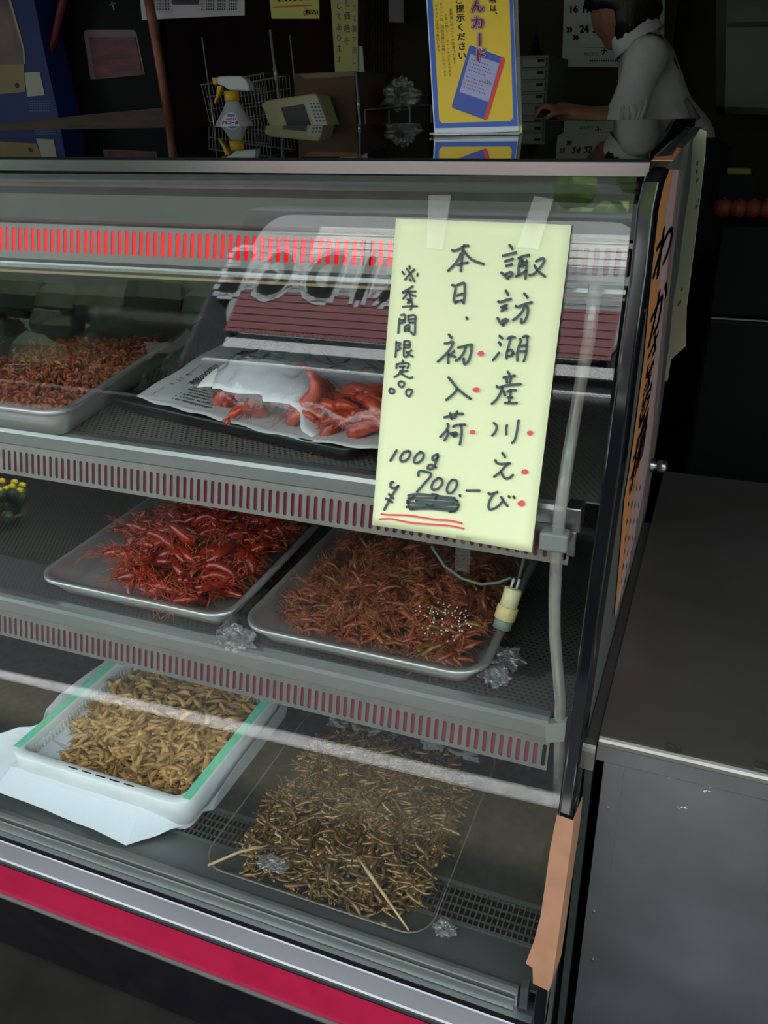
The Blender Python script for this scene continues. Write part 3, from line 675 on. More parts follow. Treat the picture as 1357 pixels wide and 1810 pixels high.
# --- black tray with newspaper, bag of red crayfish
bt = (-.63, 1.19, z1); br = math.radians(-11)
t2, ring2 = vat('black_plastic_tray', 'shallow black plastic tray lined with newspaper on the top shelf', *bt, .475, .40, .026, .02, .016, .006, mat('black_tray_plastic', (.012, .014, .015), .35), 0, br)
paper_m = mat('newsprint', lin(205, 207, 204), .85, var=lin(190, 192, 190), vscale=9)
npc = [(240, 697, .030), (660, 789, .030), (770, 640, .038), (420, 588, .036)]
nw = [at_z(px, py, z1+h) for px, py, h in npc]; nw[3] = at_z(425, 590, z1+.034); nw[2] = np.array([-.46, 1.46, z1+.036])
nw[1] = np.array([-.385, .958, z1+.030])
nm0 = sheet_map(nw[3], nw[2], nw[1], nw[0])
def nmap(u, v, lift=0.0):
    p = np.array(nm0(u, v)); p[1] -= .030*math.sin(PI*min(1, max(0, u)))**.8*v*v; p[2] += .002*math.sin(9*u+5*v)+.0015*math.sin(17*v-6*u) - .010*math.sin(PI*max(0, min(1, u)))*math.sin(PI*max(0, min(1, v)))*.9+.004*math.exp(-((v-1)/.04)**2)*math.sin(40*u)*.4 + lift
    return tuple(p)
news = thing('newspaper', 'sheet of newspaper lining the black tray under the bag of red shrimps', 'newspaper', nw[0])
MB().grid(lambda u, v: nmap(u, v), 46, 36).build('paper_sheet', paper_m, news, smooth=True, fix=False, solid=.0006)
ink = mat('newspaper_ink', (.05, .05, .055), .8); mb = MB(); rnd = random.Random(3)
f = lambda a, b: nmap(a, b, .0012)
# columns of small print run across the sheet; headline and date at the near left
MBt = MB()
def np_map(a, b): return f(a, b)
for r in range(26):
    v = .10+.033*r
    for c in range(4):
        u0 = .12+.055*c if r < 14 else .15+.05*c
        if .42 < v < .72 and c in (0, 1): continue
        for k in range(6):
            u = u0+.008*k
            if rnd.random() < .85: MBt.quad(f(u, v), f(u+.0045, v), f(u+.0045, v+rnd.uniform(.012, .024)), f(u, v+.012))
MBt.build('small_print', ink, news, fix=False)
mb = MB()
def rot_map(a, b): return f(.055+b*.001, a)
# date line and headline, running from the near edge towards the back
def put_line(txt, u, v0, size, step, bold=0):
    for k, ch in enumerate(txt):
        if ch != ' ': put_text(mb, ch, 0, 0, size, lambda a, b, vv=v0-k*step, uu=u: f(uu+b*.85, vv-a), 1, 0, bold)
put_line('6.20 木', .062, .80, .036, .028)
put_line('市民のクラス', .125, .72, .050, .042, .0012); put_line('コンサート', .172, .71, .050, .042, .0012)
for k in range(60): 
    v = .95-.004*k
    if k > 24: v -= .20
    mb.quad(f(.055, v), f(.058, v), f(.058, v-.0025), f(.055, v-.0025))
mb.build('headline', ink, news, fix=False)
boil = mat('boiled_red_shell', lin(214, 84, 54), .28, var=lin(172, 48, 30), vscale=90, rand=.35, sss=.08, coat=.3)
bm_ = [shrimp_mesh('boiled_shrimp', boil, .078, 1.2+.5*k, .16, True, True, 20+k) for k in range(4)]
bagc = at_z(545, 705, z1+.03)
bagc = np.array([-.545, 1.085, z1+.022])
def putb(rnd, k, n):
    a = k/n; u = rnd.uniform(-.155, .17); v = rnd.uniform(-.080, .070)
    return (bagc[0]+u, bagc[1]+v-.16*u, bagc[2]+.012+rnd.uniform(0, .030)*(1-(v/.085)**2))
pile(bm_, 'boiled_shrimp', 'bright red boiled shrimp inside the clear bag on newspaper', 'shrimp', 'red shrimps in the clear bag', 58, putb, .25, (.75, 1.1), 4)
o = bpy.data.objects['boiled_shrimp.002'].copy(); COL.objects.link(o); o.location = at_y(545, 695, bagc[1]-.055); o.rotation_euler = (PI/2, -PI/2*.9, PI/2); o.scale = (1, 1, 1)
bag = thing('plastic_bag', 'crumpled clear plastic bag of red shrimps lying on newspaper', 'plastic bag', bagc)
def bagpt(u, v, s=1.0):
    t = 2*PI*u; q = v; rx, ry = .195, .105
    cx, cy = math.cos(t), math.sin(t); sq = (abs(cx)**3+abs(cy)**3)**(-1/3)
    r = math.sin(PI/2*min(1, q*1.0)); h = (.080+.012*math.exp(-((cx*r+.45)**2)/.15))*math.cos(PI/2*q)**.55
    x, y = rx*cx*sq*r, ry*cy*sq*r
    w = 1+.10*mnoise.noise((x*22, y*22, 3.1))
    return (bagc[0]+x*s*w, bagc[1]+y*s*w-.16*x, bagc[2]+.002+h*s*(1+.28*mnoise.noise((x*26, y*34, 7)))+.004*mnoise.noise((x*80, y*80, 2)))
bagm = glassy('clear_bag', (.97, .97, .98), .10, 1.4, bump=.5, bscale=24, haze=.05, hazecol=(.88, .89, .9), hvar=.05, hscale=9)
MB().grid(lambda u, v: bagpt(u, v), 64, 24).build('bag_film', bagm, bag, smooth=True, fix=False)
# the paper towel / white fold showing through on the near left of the bag
tow = mat('white_liner', (.86, .87, .88), .6, bump=.25, bscale=18)
def towpt(u, v):
    x = -.175+.225*u; y = -.100+.150*v; hh = .026+.042*math.sin(PI*min(1, .15+.85*u)**.8)*math.sin(PI*(.12+.80*v))**.8
    e_ = .028*mnoise.noise((x*30, 1.7, 0))*(1-v)**2+.02*mnoise.noise((y*34, 5.1, 0))*u**3; y += e_; x += e_*.6
    return (bagc[0]+x, bagc[1]+y-.16*x+.012, bagc[2]+.004+hh+.002*mnoise.noise((x*24, y*24, 1))-(.03*max(0, u-.72)/.28)+.0)
MB().grid(towpt, 26, 16).build('white_liner', tow, bag, smooth=True, fix=False, solid=.0008)
MB().tube([bagpt(.0, .93), (bagc[0]+.235, bagc[1]-.01, bagc[2]+.03), (bagc[0]+.28, bagc[1]-.03, bagc[2]+.012)], [.03, .012, .03], 10, False).build('bag_neck', bagm, bag, smooth=True, fix=False)

# --- tray 3: red shrimps, middle shelf left
t3c = (-.828, 1.125, z2)
t3, ring3 = vat('metal_tray', 'bright metal tray heaped with large red shrimps, left on the middle shelf', *t3c, .378, .43, .040, .045, .03, .010, vat_steel, -.03)
redm = mat('red_shrimp_shell', lin(164, 44, 22), .26, var=lin(104, 18, 11), vscale=80, rand=.5, sss=.08, coat=.35)
leg3 = mat('red_shrimp_legs', lin(196, 84, 44), .4, rand=.4)
rm = [shrimp_mesh('red_shrimp', redm, .066, .7+.35*k, .16, True, True, 40+k, None, 14, leg3) for k in range(5)]
def h3(x, y): return .016+.075*math.exp(-((x-.02)**2/.022+(y-.03)**2/.022))+.012*math.exp(-((x-.12)**2/.01+(y+.12)**2/.01))
def put3(lo, hi):
    def f(rnd, k, n):
        while True:
            x, y = rnd.uniform(-.13, .150), rnd.uniform(-.172, .18)
            if (x-.03)**2/.15**2+(y)**2/.195**2 < 1: return tray_pt(*t3c, 0, -.03, x, y, max(.026, h3(x, y)+rnd.uniform(lo, hi)))
    return f
heap(rm, 'red_shrimp_heap', redm, 110, put3(-.03, 0), label='mass of red shrimps underneath in the left middle tray')
pile(rm, 'red_shrimp', 'large glossy red shrimp heaped in the left tray of the middle shelf', 'shrimp', 'red shrimps in the middle shelf tray', 105, put3(0, .014), .35, (.8, 1.12), 9)
# --- tray 4: brown shrimps under film, middle shelf right
t4c = (-.421, 1.115, z2)
t4, ring4 = vat('metal_tray', 'film-wrapped metal tray of brown shrimps, right on the middle shelf', *t4c, .380, .43, .040, .048, .03, .010, vat_steel)
brn = mat('brown_shrimp_shell', lin(150, 78, 50), .3, var=lin(108, 48, 32), vscale=70, rand=.55, sss=.1, coat=.3)
olv = mat('olive_shrimp_shell', lin(128, 92, 44), .3, var=lin(96, 70, 30), vscale=60, rand=.5, sss=.1, coat=.3)
leg4 = mat('brown_shrimp_legs', lin(186, 112, 74), .35, rand=.5, coat=.4)
b4 = [shrimp_mesh('brown_shrimp', brn if k != 3 else olv, .050, .5+.35*k, .10, True, True, 60+k, None, 18, leg4) for k in range(5)]
def h4(x, y): return .020+.022*math.exp(-((x)**2/.03+(y)**2/.03))+.016*math.exp(-((x+.09)**2/.006+(y-.08)**2/.006))+.012*math.exp(-((x-.10)**2/.006+(y+.02)**2/.008))+.010*mnoise.noise((x*14, y*14, 5))
def put4(lo, hi):
    def f(rnd, k, n):
        while True:
            x, y = rnd.uniform(-.145, .148), rnd.uniform(-.170, .18)
            if y < .10 or True: return tray_pt(*t4c, 0, 0, x, y, max(.021, h4(x, y)+rnd.uniform(lo, hi)))
    return f
heap(b4, 'brown_shrimp_heap', brn, 220, put4(-.022, 0), label='mass of brown shrimps underneath in the film-wrapped tray')
pile(b4, 'brown_shrimp', 'brown river shrimp with thin feelers in the film-wrapped tray', 'shrimp', 'brown shrimps in the film-wrapped tray', 230, put4(0, .010), .3, (.75, 1.15), 12)
def fl4(u, v):
    x, y = -.196+.392*u, -.221+.442*v
    return (t4c[0]+x, t4c[1]+y, z2+.0435+.018*math.sin(PI*u)*math.sin(PI*v)**.7+.0018*mnoise.noise((x*28, y*28, 9)))
o = MB().grid(fl4, 50, 50).build('film_cover', film, t4, smooth=True, fix=False); o.location = -Vector(t4c)
def skirt(u, v):                                            # film hanging in folds down the near side
    x = -.196+.392*u; return (t4c[0]+x, t4c[1]-.222-.010*v+.004*math.sin(60*u)*v, z2+.0425-.036*v+.002*math.sin(47*u))
o = MB().grid(skirt, 60, 8).build('film_skirt', film, t4, smooth=True, fix=False); o.location = -Vector(t4c)
def crumple(name, c, r, seed, parent):
    rnd = random.Random(seed); m = MB()
    def fn(u, v):
        a, b = 2*PI*u, PI*v; q = np.array([math.sin(b)*math.cos(a), math.sin(b)*math.sin(a), math.cos(b)])
        k = 1+.75*mnoise.noise(Vector(q*2.6)+Vector((seed, 0, 0)))+.4*mnoise.noise(Vector(q*7)+Vector((seed, 4, 0)))
        return tuple(np.array(c)+q*np.array(r)*k)
    o = m.grid(fn, 26, 16).build(name, film_crumple, parent, fix=False)
    p = parent; o.location = -Vector(parent.location); return o
crumple('film_bunch', at_z(415, 1128, z2+.014), (.030, .022, .014), 2, t4)
crumple('film_bunch', at_z(432, 1075, z2+.03), (.009, .06, .008), 5, t4)
crumple('film_bunch', at_z(893, 1165, z2+.020), (.023, .022, .011), 8, t4)
crumple('film_bunch', at_z(875, 1195, z2+.012), (.018, .015, .010), 11, t4)

# --- white slatted crate of golden fish with green tape
cc = (-.968, 1.085, ZD); CL, CW, CH = .415, .375, .082
crate_m = mat('white_crate_plastic', lin(236, 240, 242), .4, var=lin(224, 229, 231), vscale=30, sss=.1)
ct = thing('plastic_crate', 'white slatted plastic crate of golden fish with green tape along its rims', 'crate', cc, None, local=True)
def cring(ins, zz): return [(x, y, zz) for x, y in rrect(CL-2*ins, CW-2*ins, max(.015, .04-ins), 6)]
MB().loops([cring(.016, .012), cring(.010, .02), cring(.0, CH-.028), cring(0, CH-.003), cring(.003, CH), cring(.020, CH), cring(.023, CH-.003), cring(.024, CH-.02), cring(.0165, CH-.05), cring(.018, CH-.081)], True).build('rim', crate_m, ct, smooth=True)
mb = MB()
for s in (-1, 1):
    nx = 34
    for k in range(nx):
        x = -CL/2+.045+(CL-.09)*k/(nx-1); mb.box(x-.0022, x+.0022, s*(CW/2-.024)-.002, s*(CW/2-.024)+.002, 0, CH-.018)
    ny = 30
    for k in range(ny):
        y = -CW/2+.045+(CW-.09)*k/(ny-1); mb.box(s*(CL/2-.024)-.002, s*(CL/2-.024)+.002, y-.0022, y+.0022, 0, CH-.018)
mb.loops([cring(.022, 0), cring(.022, .012), cring(.026, .012), cring(.026, .0)], True); mb.box(-CL/2+.03, CL/2-.03, -CW/2+.03, CW/2-.03, 0, .003)
mb.build('slatted_side', crate_m, ct)
mb = MB()
for k in range(5): x = -.062+.032*k; mb.box(x, x+.022, -CW/2+.0105, -CW/2+.0135, CH-.001, CH+.0004)
mb.build('grip_slot', black_mat, ct)
green = mat('green_tape', lin(128, 224, 186), .5, var=lin(112, 212, 172), vscale=90)
tg = mat('green_tape_mesh', lin(52, 130, 98), .6)
for s in (-1, 1):
    tpo = MB().box(s*(CL/2-.0115)-.0085, s*(CL/2-.0115)+.0085, -CW/2+.02, CW/2-.03, CH, CH+.0006).build('green_tape', green, ct)
    mb = MB(); y = -CW/2+.022
    while y < CW/2-.05:
        x0 = s*(CL/2-.0115)
        mb.quad((x0-.008, y, CH+.0009), (x0-.008, y+.0012, CH+.0009), (x0+.008, y+.0132, CH+.0009), (x0+.008, y+.012, CH+.0009))
        mb.quad((x0+.008, y, CH+.0010), (x0+.008, y+.0012, CH+.0010), (x0-.008, y+.0132, CH+.0010), (x0-.008, y+.012, CH+.0010)); y += .0075
    mb.build('tape_weave', tg, tpo, fix=False)
gold = mat('golden_fish_skin', lin(198, 160, 98), .42, var=lin(148, 108, 58), vscale=70, rand=.55, coat=.15)
gold2 = mat('golden_fish_dark', lin(60, 40, 22), .4)
gm = [fish_mesh('golden_fish', [gold, gold2], .058, .7+.4*k, .100, k, .9, .35) for k in range(5)]
def hg(x, y): return .054+.020*math.exp(-((x)**2/.02+(y-.02)**2/.02))-.016*max(0, (-y-.08)/.08)+.006*mnoise.noise((x*18, y*18, 2))
def putg(lo, hi):
    def f(rnd, k, n):
        while True:
            x, y = rnd.uniform(-.158, .166), rnd.uniform(-.150, .145)
            if not (x < -.12 and y < -.06): return (cc[0]+x, cc[1]+y, ZD+hg(x, y)+rnd.uniform(lo, hi))
    return f
heap(gm, 'golden_fish_heap', gold, 900, putg(-.028, .002), label='mass of golden fish underneath in the white crate')
pile(gm, 'golden_fish', 'small golden brown cooked fish in the white crate', 'fish', 'golden fish in the white crate', 300, putg(0, .010), .28, (.75, 1.12), 21)
wp = thing('wrapping_paper', 'white paper spread under the white crate, corners sticking out', 'paper', (cc[0], cc[1], ZD))
pp = [at_z(-12, 1330, ZD+.03), at_z(-12, 1398, ZD+.008), at_z(110, 1446, ZD+.004), at_z(222, 1494, ZD+.004), at_z(328, 1462, ZD+.012), at_z(380, 1410, ZD+.035), np.array([-.745, .99, ZD+.05]), np.array([-.75, 1.30, ZD+.06]), np.array([-1.2, 1.30, ZD+.06]), at_z(130, 1210, ZD+.085), at_z(82, 1255, ZD+.085), at_z(75, 1280, ZD+.075), at_z(-6, 1300, ZD+.05)]
nP = len(pp); cen = np.array([cc[0], cc[1], ZD+.001]); LL = []
inn = [np.array([max(-1.172, min(-.762, p[0])), max(.9005, min(1.27, p[1])), ZD+(.046 if i < 5 or i > 7 else .0008)]) for i, p in enumerate(pp)]
rnd = random.Random(2); mb = MB(); K = 8
rows = []
for j in range(K+1):
    t = j/K; row = []
    for i in range(nP*4):
        a, b = pp[i//4], pp[(i//4+1) % nP]; q = (i % 4)/4; o_ = a*(1-q)+b*q
        c_, d_ = inn[i//4], inn[(i//4+1) % nP]; n_ = c_*(1-q)+d_*q
        p = n_*(1-t)+o_*t; p[2] = n_[2]+(o_[2]-n_[2])*(t**.75)+.008*t*mnoise.noise(Vector((p[0]*22, p[1]*22, 1)))+.004*t*abs(math.sin(p[0]*38+p[1]*17))
        p[2] = max(p[2], ZD+.001)
        row.append(tuple(p))
    rows.append(row)
mb.loops(rows, True, True, False).build('paper_sheet', mat('white_wrapping', lin(214, 222, 230), .8, sss=.05), wp, smooth=False, fix=False, solid=.0004)

# --- clear tray of small dark fish
tcc = (-.494, 1.065, ZD)
clear = glassy('clear_tray_plastic', (.95, .95, .93), .05, .9, bump=.12, bscale=14)
t5 = thing('clear_plastic_tray', 'clear plastic tray of small dark fish behind the sill', 'tray', tcc, 'food trays', local=True)
def r5(ins, zz): return [(x, y, zz) for x, y in rrect(.415-2*ins, .452-2*ins, max(.012, .045-ins), 7)]
MB().loops([r5(.022, .001), r5(.016, .003), r5(.010, .024), r5(.0, .028), r5(-.001, .030), r5(0, .031)], True, True).build('pan', clear, t5, smooth=True, fix=False)
MB().loops([r5(-.001, .0305), r5(.0005, .0318), r5(.002, .0305), r5(.0005, .0295), r5(-.001, .0305)], True).build('rim', glassy('clear_rim', (.8, .8, .78), .08, 2.5, haze=.18), t5, smooth=True, fix=False)
dk1 = mat('dark_fish_skin', lin(134, 92, 49), .22, .2, var=lin(58, 40, 23), vscale=120, rand=.9, coat=.5)
dk2 = mat('dark_fish_silver', lin(158, 124, 76), .2, .4, var=lin(66, 47, 30), vscale=100, rand=.8, coat=.5)
fm = [fish_mesh('small_dark_fish', [dk1 if k % 2 else dk2, eye_silver], .052, .15+.2*k, .078, k+9, .85) for k in range(6)]
def h5(x, y): return .008+.016*math.exp(-((x-.01)**2/.03+(y)**2/.035))+.003*mnoise.noise((x*25, y*25, 4))
def put5(lo, hi):
    def f(rnd, k, n):
        while True:
            x, y = rnd.uniform(-.172, .172), rnd.uniform(-.195, .20)
            if (abs(x)/.176)**4+(abs(y)/.205)**4 < 1: return (tcc[0]+x, tcc[1]+y, ZD+h5(x, y)+rnd.uniform(lo, hi))
    return f
heap(fm, 'small_dark_fish_heap', dk1, 900, put5(-.006, .001), .12, label='mass of small dark fish underneath in the clear tray')
pile(fm, 'small_dark_fish', 'small dark shiny fish in the clear plastic tray', 'fish', 'small dark fish in the clear tray', 300, put5(.0, .006), .15, (.8, 1.2), 31)
MB().grid(lambda u, v: (tcc[0]-.2+.4*u, tcc[1]-.215+.43*v, ZD+.0335+.0012*mnoise.noise((u*9, v*9, 3))), 40, 40).build('film_cover', film, t5, smooth=True, fix=False).location = -Vector(tcc)
wood = mat('bamboo', lin(206, 178, 140), .6, var=lin(184, 150, 112), vscale=40)
a, b = at_z(367, 1530, ZD+.034), at_z(474, 1494, ZD+.037)
tag(MB().tube([a, (a+b)/2+np.array([0, .004, .004]), b], [.0022, .0026, .0012], 6).build('bamboo_skewer', wood, smooth=True), 'short curved bamboo skewer at the near left corner of the clear tray', 'skewer', 'skewers on the clear tray')
a, b = at_z(631, 1513, ZD+.038), at_z(722, 1644, ZD+.034)
tag(MB().tube([a, a*.75+b*.25, a*.3+b*.7, b], [.0006, .0036, .0022, .0016], 6).build('bamboo_skewer', wood, smooth=True), 'long pointed bamboo skewer across the near right of the clear tray', 'skewer', 'skewers on the clear tray')
c = [at_z(px, py, ZD+.036) for px, py in ((490, 1465), (487, 1474), (497, 1480), (494, 1488), (486, 1490))]
tag(MB().tube(c, [.0012, .002, .002, .0016, .0008], 6).build('wood_shaving', wood, smooth=True), 'curled pale shaving lying among the small dark fish', 'shaving')
crumple('film_bunch', at_z(482, 1527, ZD+.036), (.026, .012, .004), 21, t5)
crumple('film_bunch', at_z(785, 1640, ZD+.012), (.016, .014, .006), 24, t5)

sd = MB(); rnd = random.Random(14); c0_ = at_z(780, 1090, z2+.062)
for k in range(70):
    a, q = rnd.uniform(0, 2*PI), rnd.random()**.6; p = (c0_[0]+.045*q*math.cos(a), c0_[1]+.040*q*math.sin(a)); sd.ball((p[0], p[1], z2+h4(p[0]-t4c[0], p[1]-t4c[1])+.022+rnd.uniform(-.003, .004)), (.0013, .0020, .0011), 6, 4)
tag(sd.build('sesame_seeds', mat('sesame_white', (.75, .72, .66), .5), smooth=True, fix=False), 'patch of white sesame seeds sprinkled on the brown shrimps', 'sesame seeds', kind='stuff')
# ------------------------------------------------------------------ yellow handwritten notice on the glass
ypaper = mat('yellow_paper', lin(233, 239, 190), .8, var=lin(230, 236, 186), vscale=12)
marker = mat('black_marker', lin(70, 82, 82), .6); redpen = mat('red_marker', lin(226, 84, 92), .6)
note = thing('price_notice', 'pale yellow handwritten price notice taped to the front glass', 'notice', on_g(835, 680, .004))
q = [on_g(*p, .0035) for p in ((699.7, 386), (1010, 397.7), (939.5, 976), (658.5, 927))]
nm = sheet_map(*q); mb = MB()
mb.grid(lambda u, v: tuple(np.array(nm(u, v))+GN*(.0008*math.sin(5*u+3*v)+.0035*max(0, v-.75)*max(0, .3-u)*8)), 16, 28)
mb.build('paper_sheet', ypaper, note, smooth=True, fix=False, solid=.0003)
def crop(x0, y0, s): return lambda x, y: tuple(on_g(x0+x/s, y0+y/s, .0062))
A = 9.047
INK = [
 (860, 400, A, 44, [[(365,300),(400,340),(410,365)],[(262,470),(330,455),(465,420)],[(295,560),(415,520)],[(310,635),(405,605)],[(235,740),(290,790),(340,840)],[(300,770),(370,735),(405,745),(405,780),(350,810)],
  [(510,510),(590,475),(675,460)],[(545,510),(520,600),(510,700),(510,780)],[(640,550),(635,680),(620,835)],[(560,570),(630,575)],[(530,640),(610,625)],[(570,530),(565,620)],[(470,800),(560,755),(630,710)],
  [(790,560),(860,520),(905,515),(920,550),(880,630),(800,720),(740,770),(685,780)],[(765,630),(800,690),(860,750),(930,800)],
  [(305,1030),(330,1070),(340,1095)],[(185,1205),(230,1210),(310,1180),(385,1165)],[(235,1290),(320,1260)],[(250,1310),(300,1285)],[(240,1350),(320,1315)],[(175,1470),(210,1530),(265,1585)],
  [(250,1510),(300,1485),(335,1505),(290,1545),(265,1560)],[(600,1075),(640,1120),(650,1140)],[(465,1275),(510,1285),(620,1240),(720,1215)],[(610,1270),(570,1360),(500,1440),(425,1500)],
  [(640,1275),(660,1320),(650,1420),(610,1510),(565,1545),(550,1530),(555,1485)]]),
 (840, 570, A, 42, [[(385,215),(430,255)],[(375,315),(400,340),(400,365)],[(375,485),(335,540),(280,605)],[(515,260),(570,225),(630,240)],[(565,245),(535,370),(500,500),(500,575)],[(520,450),(570,440),(600,480),(570,530),(520,535)],
  [(580,520),(615,495)],[(715,265),(725,300),(690,400),(670,500),(670,610)],[(760,235),(800,215),(845,225)],[(830,225),(825,350),(810,500),(775,620)],[(730,375),(810,365)],[(715,460),(800,460)],
  [(520,790),(545,830)],[(450,880),(540,865),(630,850)],[(500,900),(505,960)],[(570,890),(550,960)],[(345,1020),(375,1040),(500,1005),(720,985)],[(430,1040),(400,1130),(340,1230),(265,1300)],[(445,1090),(475,1165)],
  [(515,1105),(570,1080),(645,1085)],[(570,1090),(555,1180),(540,1270)],[(520,1200),(590,1200)],[(475,1285),(560,1290),(660,1285)]]),
 (830, 730, A, 40, [[(385,160),(420,190),(430,240),(405,310),(360,360)],[(595,195),(580,270),(585,340)],[(780,120),(760,260),(735,380),(710,450),(675,480)],[(520,640),(560,690),(560,710)],
  [(410,755),(430,795),(490,815),(570,810),(640,805)],[(620,810),(560,860),(490,940),(390,1020)],[(500,945),(540,1020),(580,1050),(640,1035),(690,990)],[(300,1280),(330,1300),(440,1265)],
  [(390,1290),(325,1390),(300,1480),(310,1530),(345,1545),(440,1500),(510,1430),(535,1395)],[(505,1345),(540,1410),(605,1490)],[(625,1330),(635,1350)],[(700,1335),(715,1360)]]),
 (750, 410, A, 42, [[(445,290),(470,305),(540,280),(640,225),(700,220)],[(635,210),(615,290),(600,430),(580,625)],[(580,345),(560,400),(490,510),(380,620)],[(625,300),(700,390),(780,455),(945,515)],[(530,530),(600,505),(690,490)],
  [(445,850),(490,865),(495,920),(475,1040),(470,1090),(500,1140)],[(530,850),(590,825),(640,830),(640,1000),(625,1140)],[(520,1020),(600,985)],[(510,1115),(600,1095)],[(672,1370),(685,1390)]]),
 (750, 570, 8.227, 38, [[(355,175),(395,225)],[(295,305),(340,300),(395,280),(415,300),(370,390),(290,480),(195,570)],[(430,415),(390,460),(350,470)],[(350,450),(345,520),(345,590)],[(365,475),(445,500)],
  [(490,365),(560,350),(680,320),(685,360),(675,450),(640,560),(590,605),(575,590),(570,525)],[(600,365),(570,440),(510,520),(455,555)],[(350,800),(400,860),(470,950),(570,1040),(670,1110)],[(475,970),(420,1040),(320,1125)],
  [(290,1380),(350,1365),(460,1330),(555,1330)],[(375,1320),(385,1380),(400,1400)],[(475,1295),(450,1370),(400,1390)],[(335,1475),(345,1510),(310,1580),(230,1665)],[(340,1570),(335,1640),(290,1715)],
  [(420,1515),(480,1490),(590,1485)],[(535,1500),(540,1620),(515,1775)],[(380,1610),(425,1650)],[(410,1610),(460,1600),(470,1640),(430,1655)],[(420,1630),(460,1625)]]),
 (660, 450, A, 34, [[(530,225),(590,310),(655,430)],[(650,240),(580,310),(505,400)],[(575,185),(578,220)],[(460,275),(490,315)],[(703,305),(700,340)],[(580,395),(595,420)],[(625,505),(560,550),(465,605)],[(470,610),(560,590),(670,590)],
  [(560,570),(540,620),(475,705)],[(570,610),(620,650),(670,665)],[(580,600),(590,680)],[(540,720),(610,710),(570,760),(545,770)],[(600,740),(620,800),(590,880)],[(470,835),(560,825),(695,825)],[(560,730),(580,760)],
  [(440,970),(500,965),(495,1080)],[(415,1025),(405,1120),(395,1255)],[(430,1050),(490,1045)],[(425,1100),(470,1085)],[(555,985),(560,1060)],[(555,980),(660,975),(665,1100),(655,1280),(600,1240)],[(570,1035),(650,1030)],
  [(575,1090),(640,1085)],[(495,1155),(500,1225)],[(520,1135),(570,1130),(570,1230)],[(510,1180),(560,1180)],[(505,1215),(560,1215)]]),
 (660, 580, A, 34, [[(365,215),(360,340),(350,460)],[(365,230),(430,245),(400,290),(430,320),(375,360)],[(490,210),(570,210),(580,300)],[(490,215),(485,330),(485,440),(520,460),(550,430)],[(500,270),(570,265)],[(495,310),(570,310)],
  [(605,355),(540,400)],[(530,380),(570,420),(625,455)],[(465,515),(475,550)],[(370,575),(365,640)],[(375,580),(460,560),(560,570),(540,640)],[(420,620),(500,610)],[(465,620),(460,700)],[(470,690),(540,685)],
  [(430,680),(400,740),(335,780)],[(430,720),(520,775),(575,800),(620,785)],[(425,850),(475,860),(490,905),(455,945),(410,920),(400,880),(430,850)],[(280,965),(325,985),(325,1030),(285,1045),(250,1010),(265,970),(285,965)],
  [(560,975),(610,990),(610,1030),(570,1095),(525,1060),(520,1010),(555,975)]]),
 (655, 770, 6.462, 29, [[(295,170),(225,285)],[(430,175),(380,190),(340,245),(345,290),(375,295),(425,265),(450,215),(440,180)],[(570,185),(520,225),(495,280),(505,310),(540,310),(590,270),(605,225),(590,195),(565,185)],
  [(755,215),(715,235),(705,270),(730,280),(765,250),(765,215),(755,215)],[(765,250),(745,300),(720,360),(680,385),(650,370),(665,340),(700,335),(745,365)],[(545,460),(560,405),(690,440),(600,560),(530,640)],
  [(770,485),(715,530),(695,590),(715,620),(770,605),(815,550),(810,500),(780,485)],[(930,505),(890,550),(870,610),(880,650),(920,655),(965,610),(985,550),(970,510),(930,505)],[(1018,680),(1022,692)],[(1095,628),(1240,628)],
  [(255,530),(230,540),(230,590),(270,600),(315,575)],[(315,575),(240,690),(155,845)],[(210,670),(255,715)],[(175,720),(245,760)],
  [(430,685),(520,670),(680,680),(960,715)],[(430,715),(700,715),(980,740)],[(420,765),(700,790),(1000,790)],[(410,815),(600,815),(990,835)],[(450,840),(700,835),(960,865)],[(420,740),(450,830),(500,840)],[(990,750),(1000,810),(960,860),(900,870)],[(500,690),(420,770)],
  [(700,670),(760,680),(740,720)],[(640,790),(680,810),(720,800)],[(520,745),(960,770)]]),
]
mb = MB()
for x0, y0, s, w, strokes in INK:
    f = crop(x0, y0, s)
    for st_ in strokes: mb.ribbon(st_, w, f)
mb.build('handwriting', marker, note, fix=False)
mb = MB(); f = crop(655, 770, 6.462)
mb.ribbon([(120,895),(200,905),(400,910),(560,930),(750,960),(900,970),(1040,1000)], 20, f); mb.ribbon([(100,955),(230,950),(350,975),(500,1000),(700,1015),(900,1030),(1060,1062)], 20, f)
for x0, y0, s, cx, cy, rx, ry in ((830,730,A,965,320,48,40),(830,730,A,880,940,55,42),(830,730,A,828,1447,60,50),(750,570,8.227,822,450,48,37),(750,570,8.227,752,978,52,35),(750,570,8.227,697,1592,42,32)):
    f = crop(x0, y0, s); mb.poly([f(cx+rx*(1+.08*math.sin(3*t+cx))*math.cos(t), cy+ry*math.sin(t)) for t in [2*PI*k/16 for k in range(16)]])
mb.build('red_mark', redpen, note, fix=False)
for pts in (((757, 345), (797, 345), (782, 441), (754, 438)), ((944, 346), (978, 352), (951, 440), (914, 436)), ((806, 945), (832, 950), (829, 1012), (803, 1008))):
    q = [on_g(*p, .0072) for p in pts]; MB().slab(q, -GN*.0003).build('clear_tape', tape_clear, note)

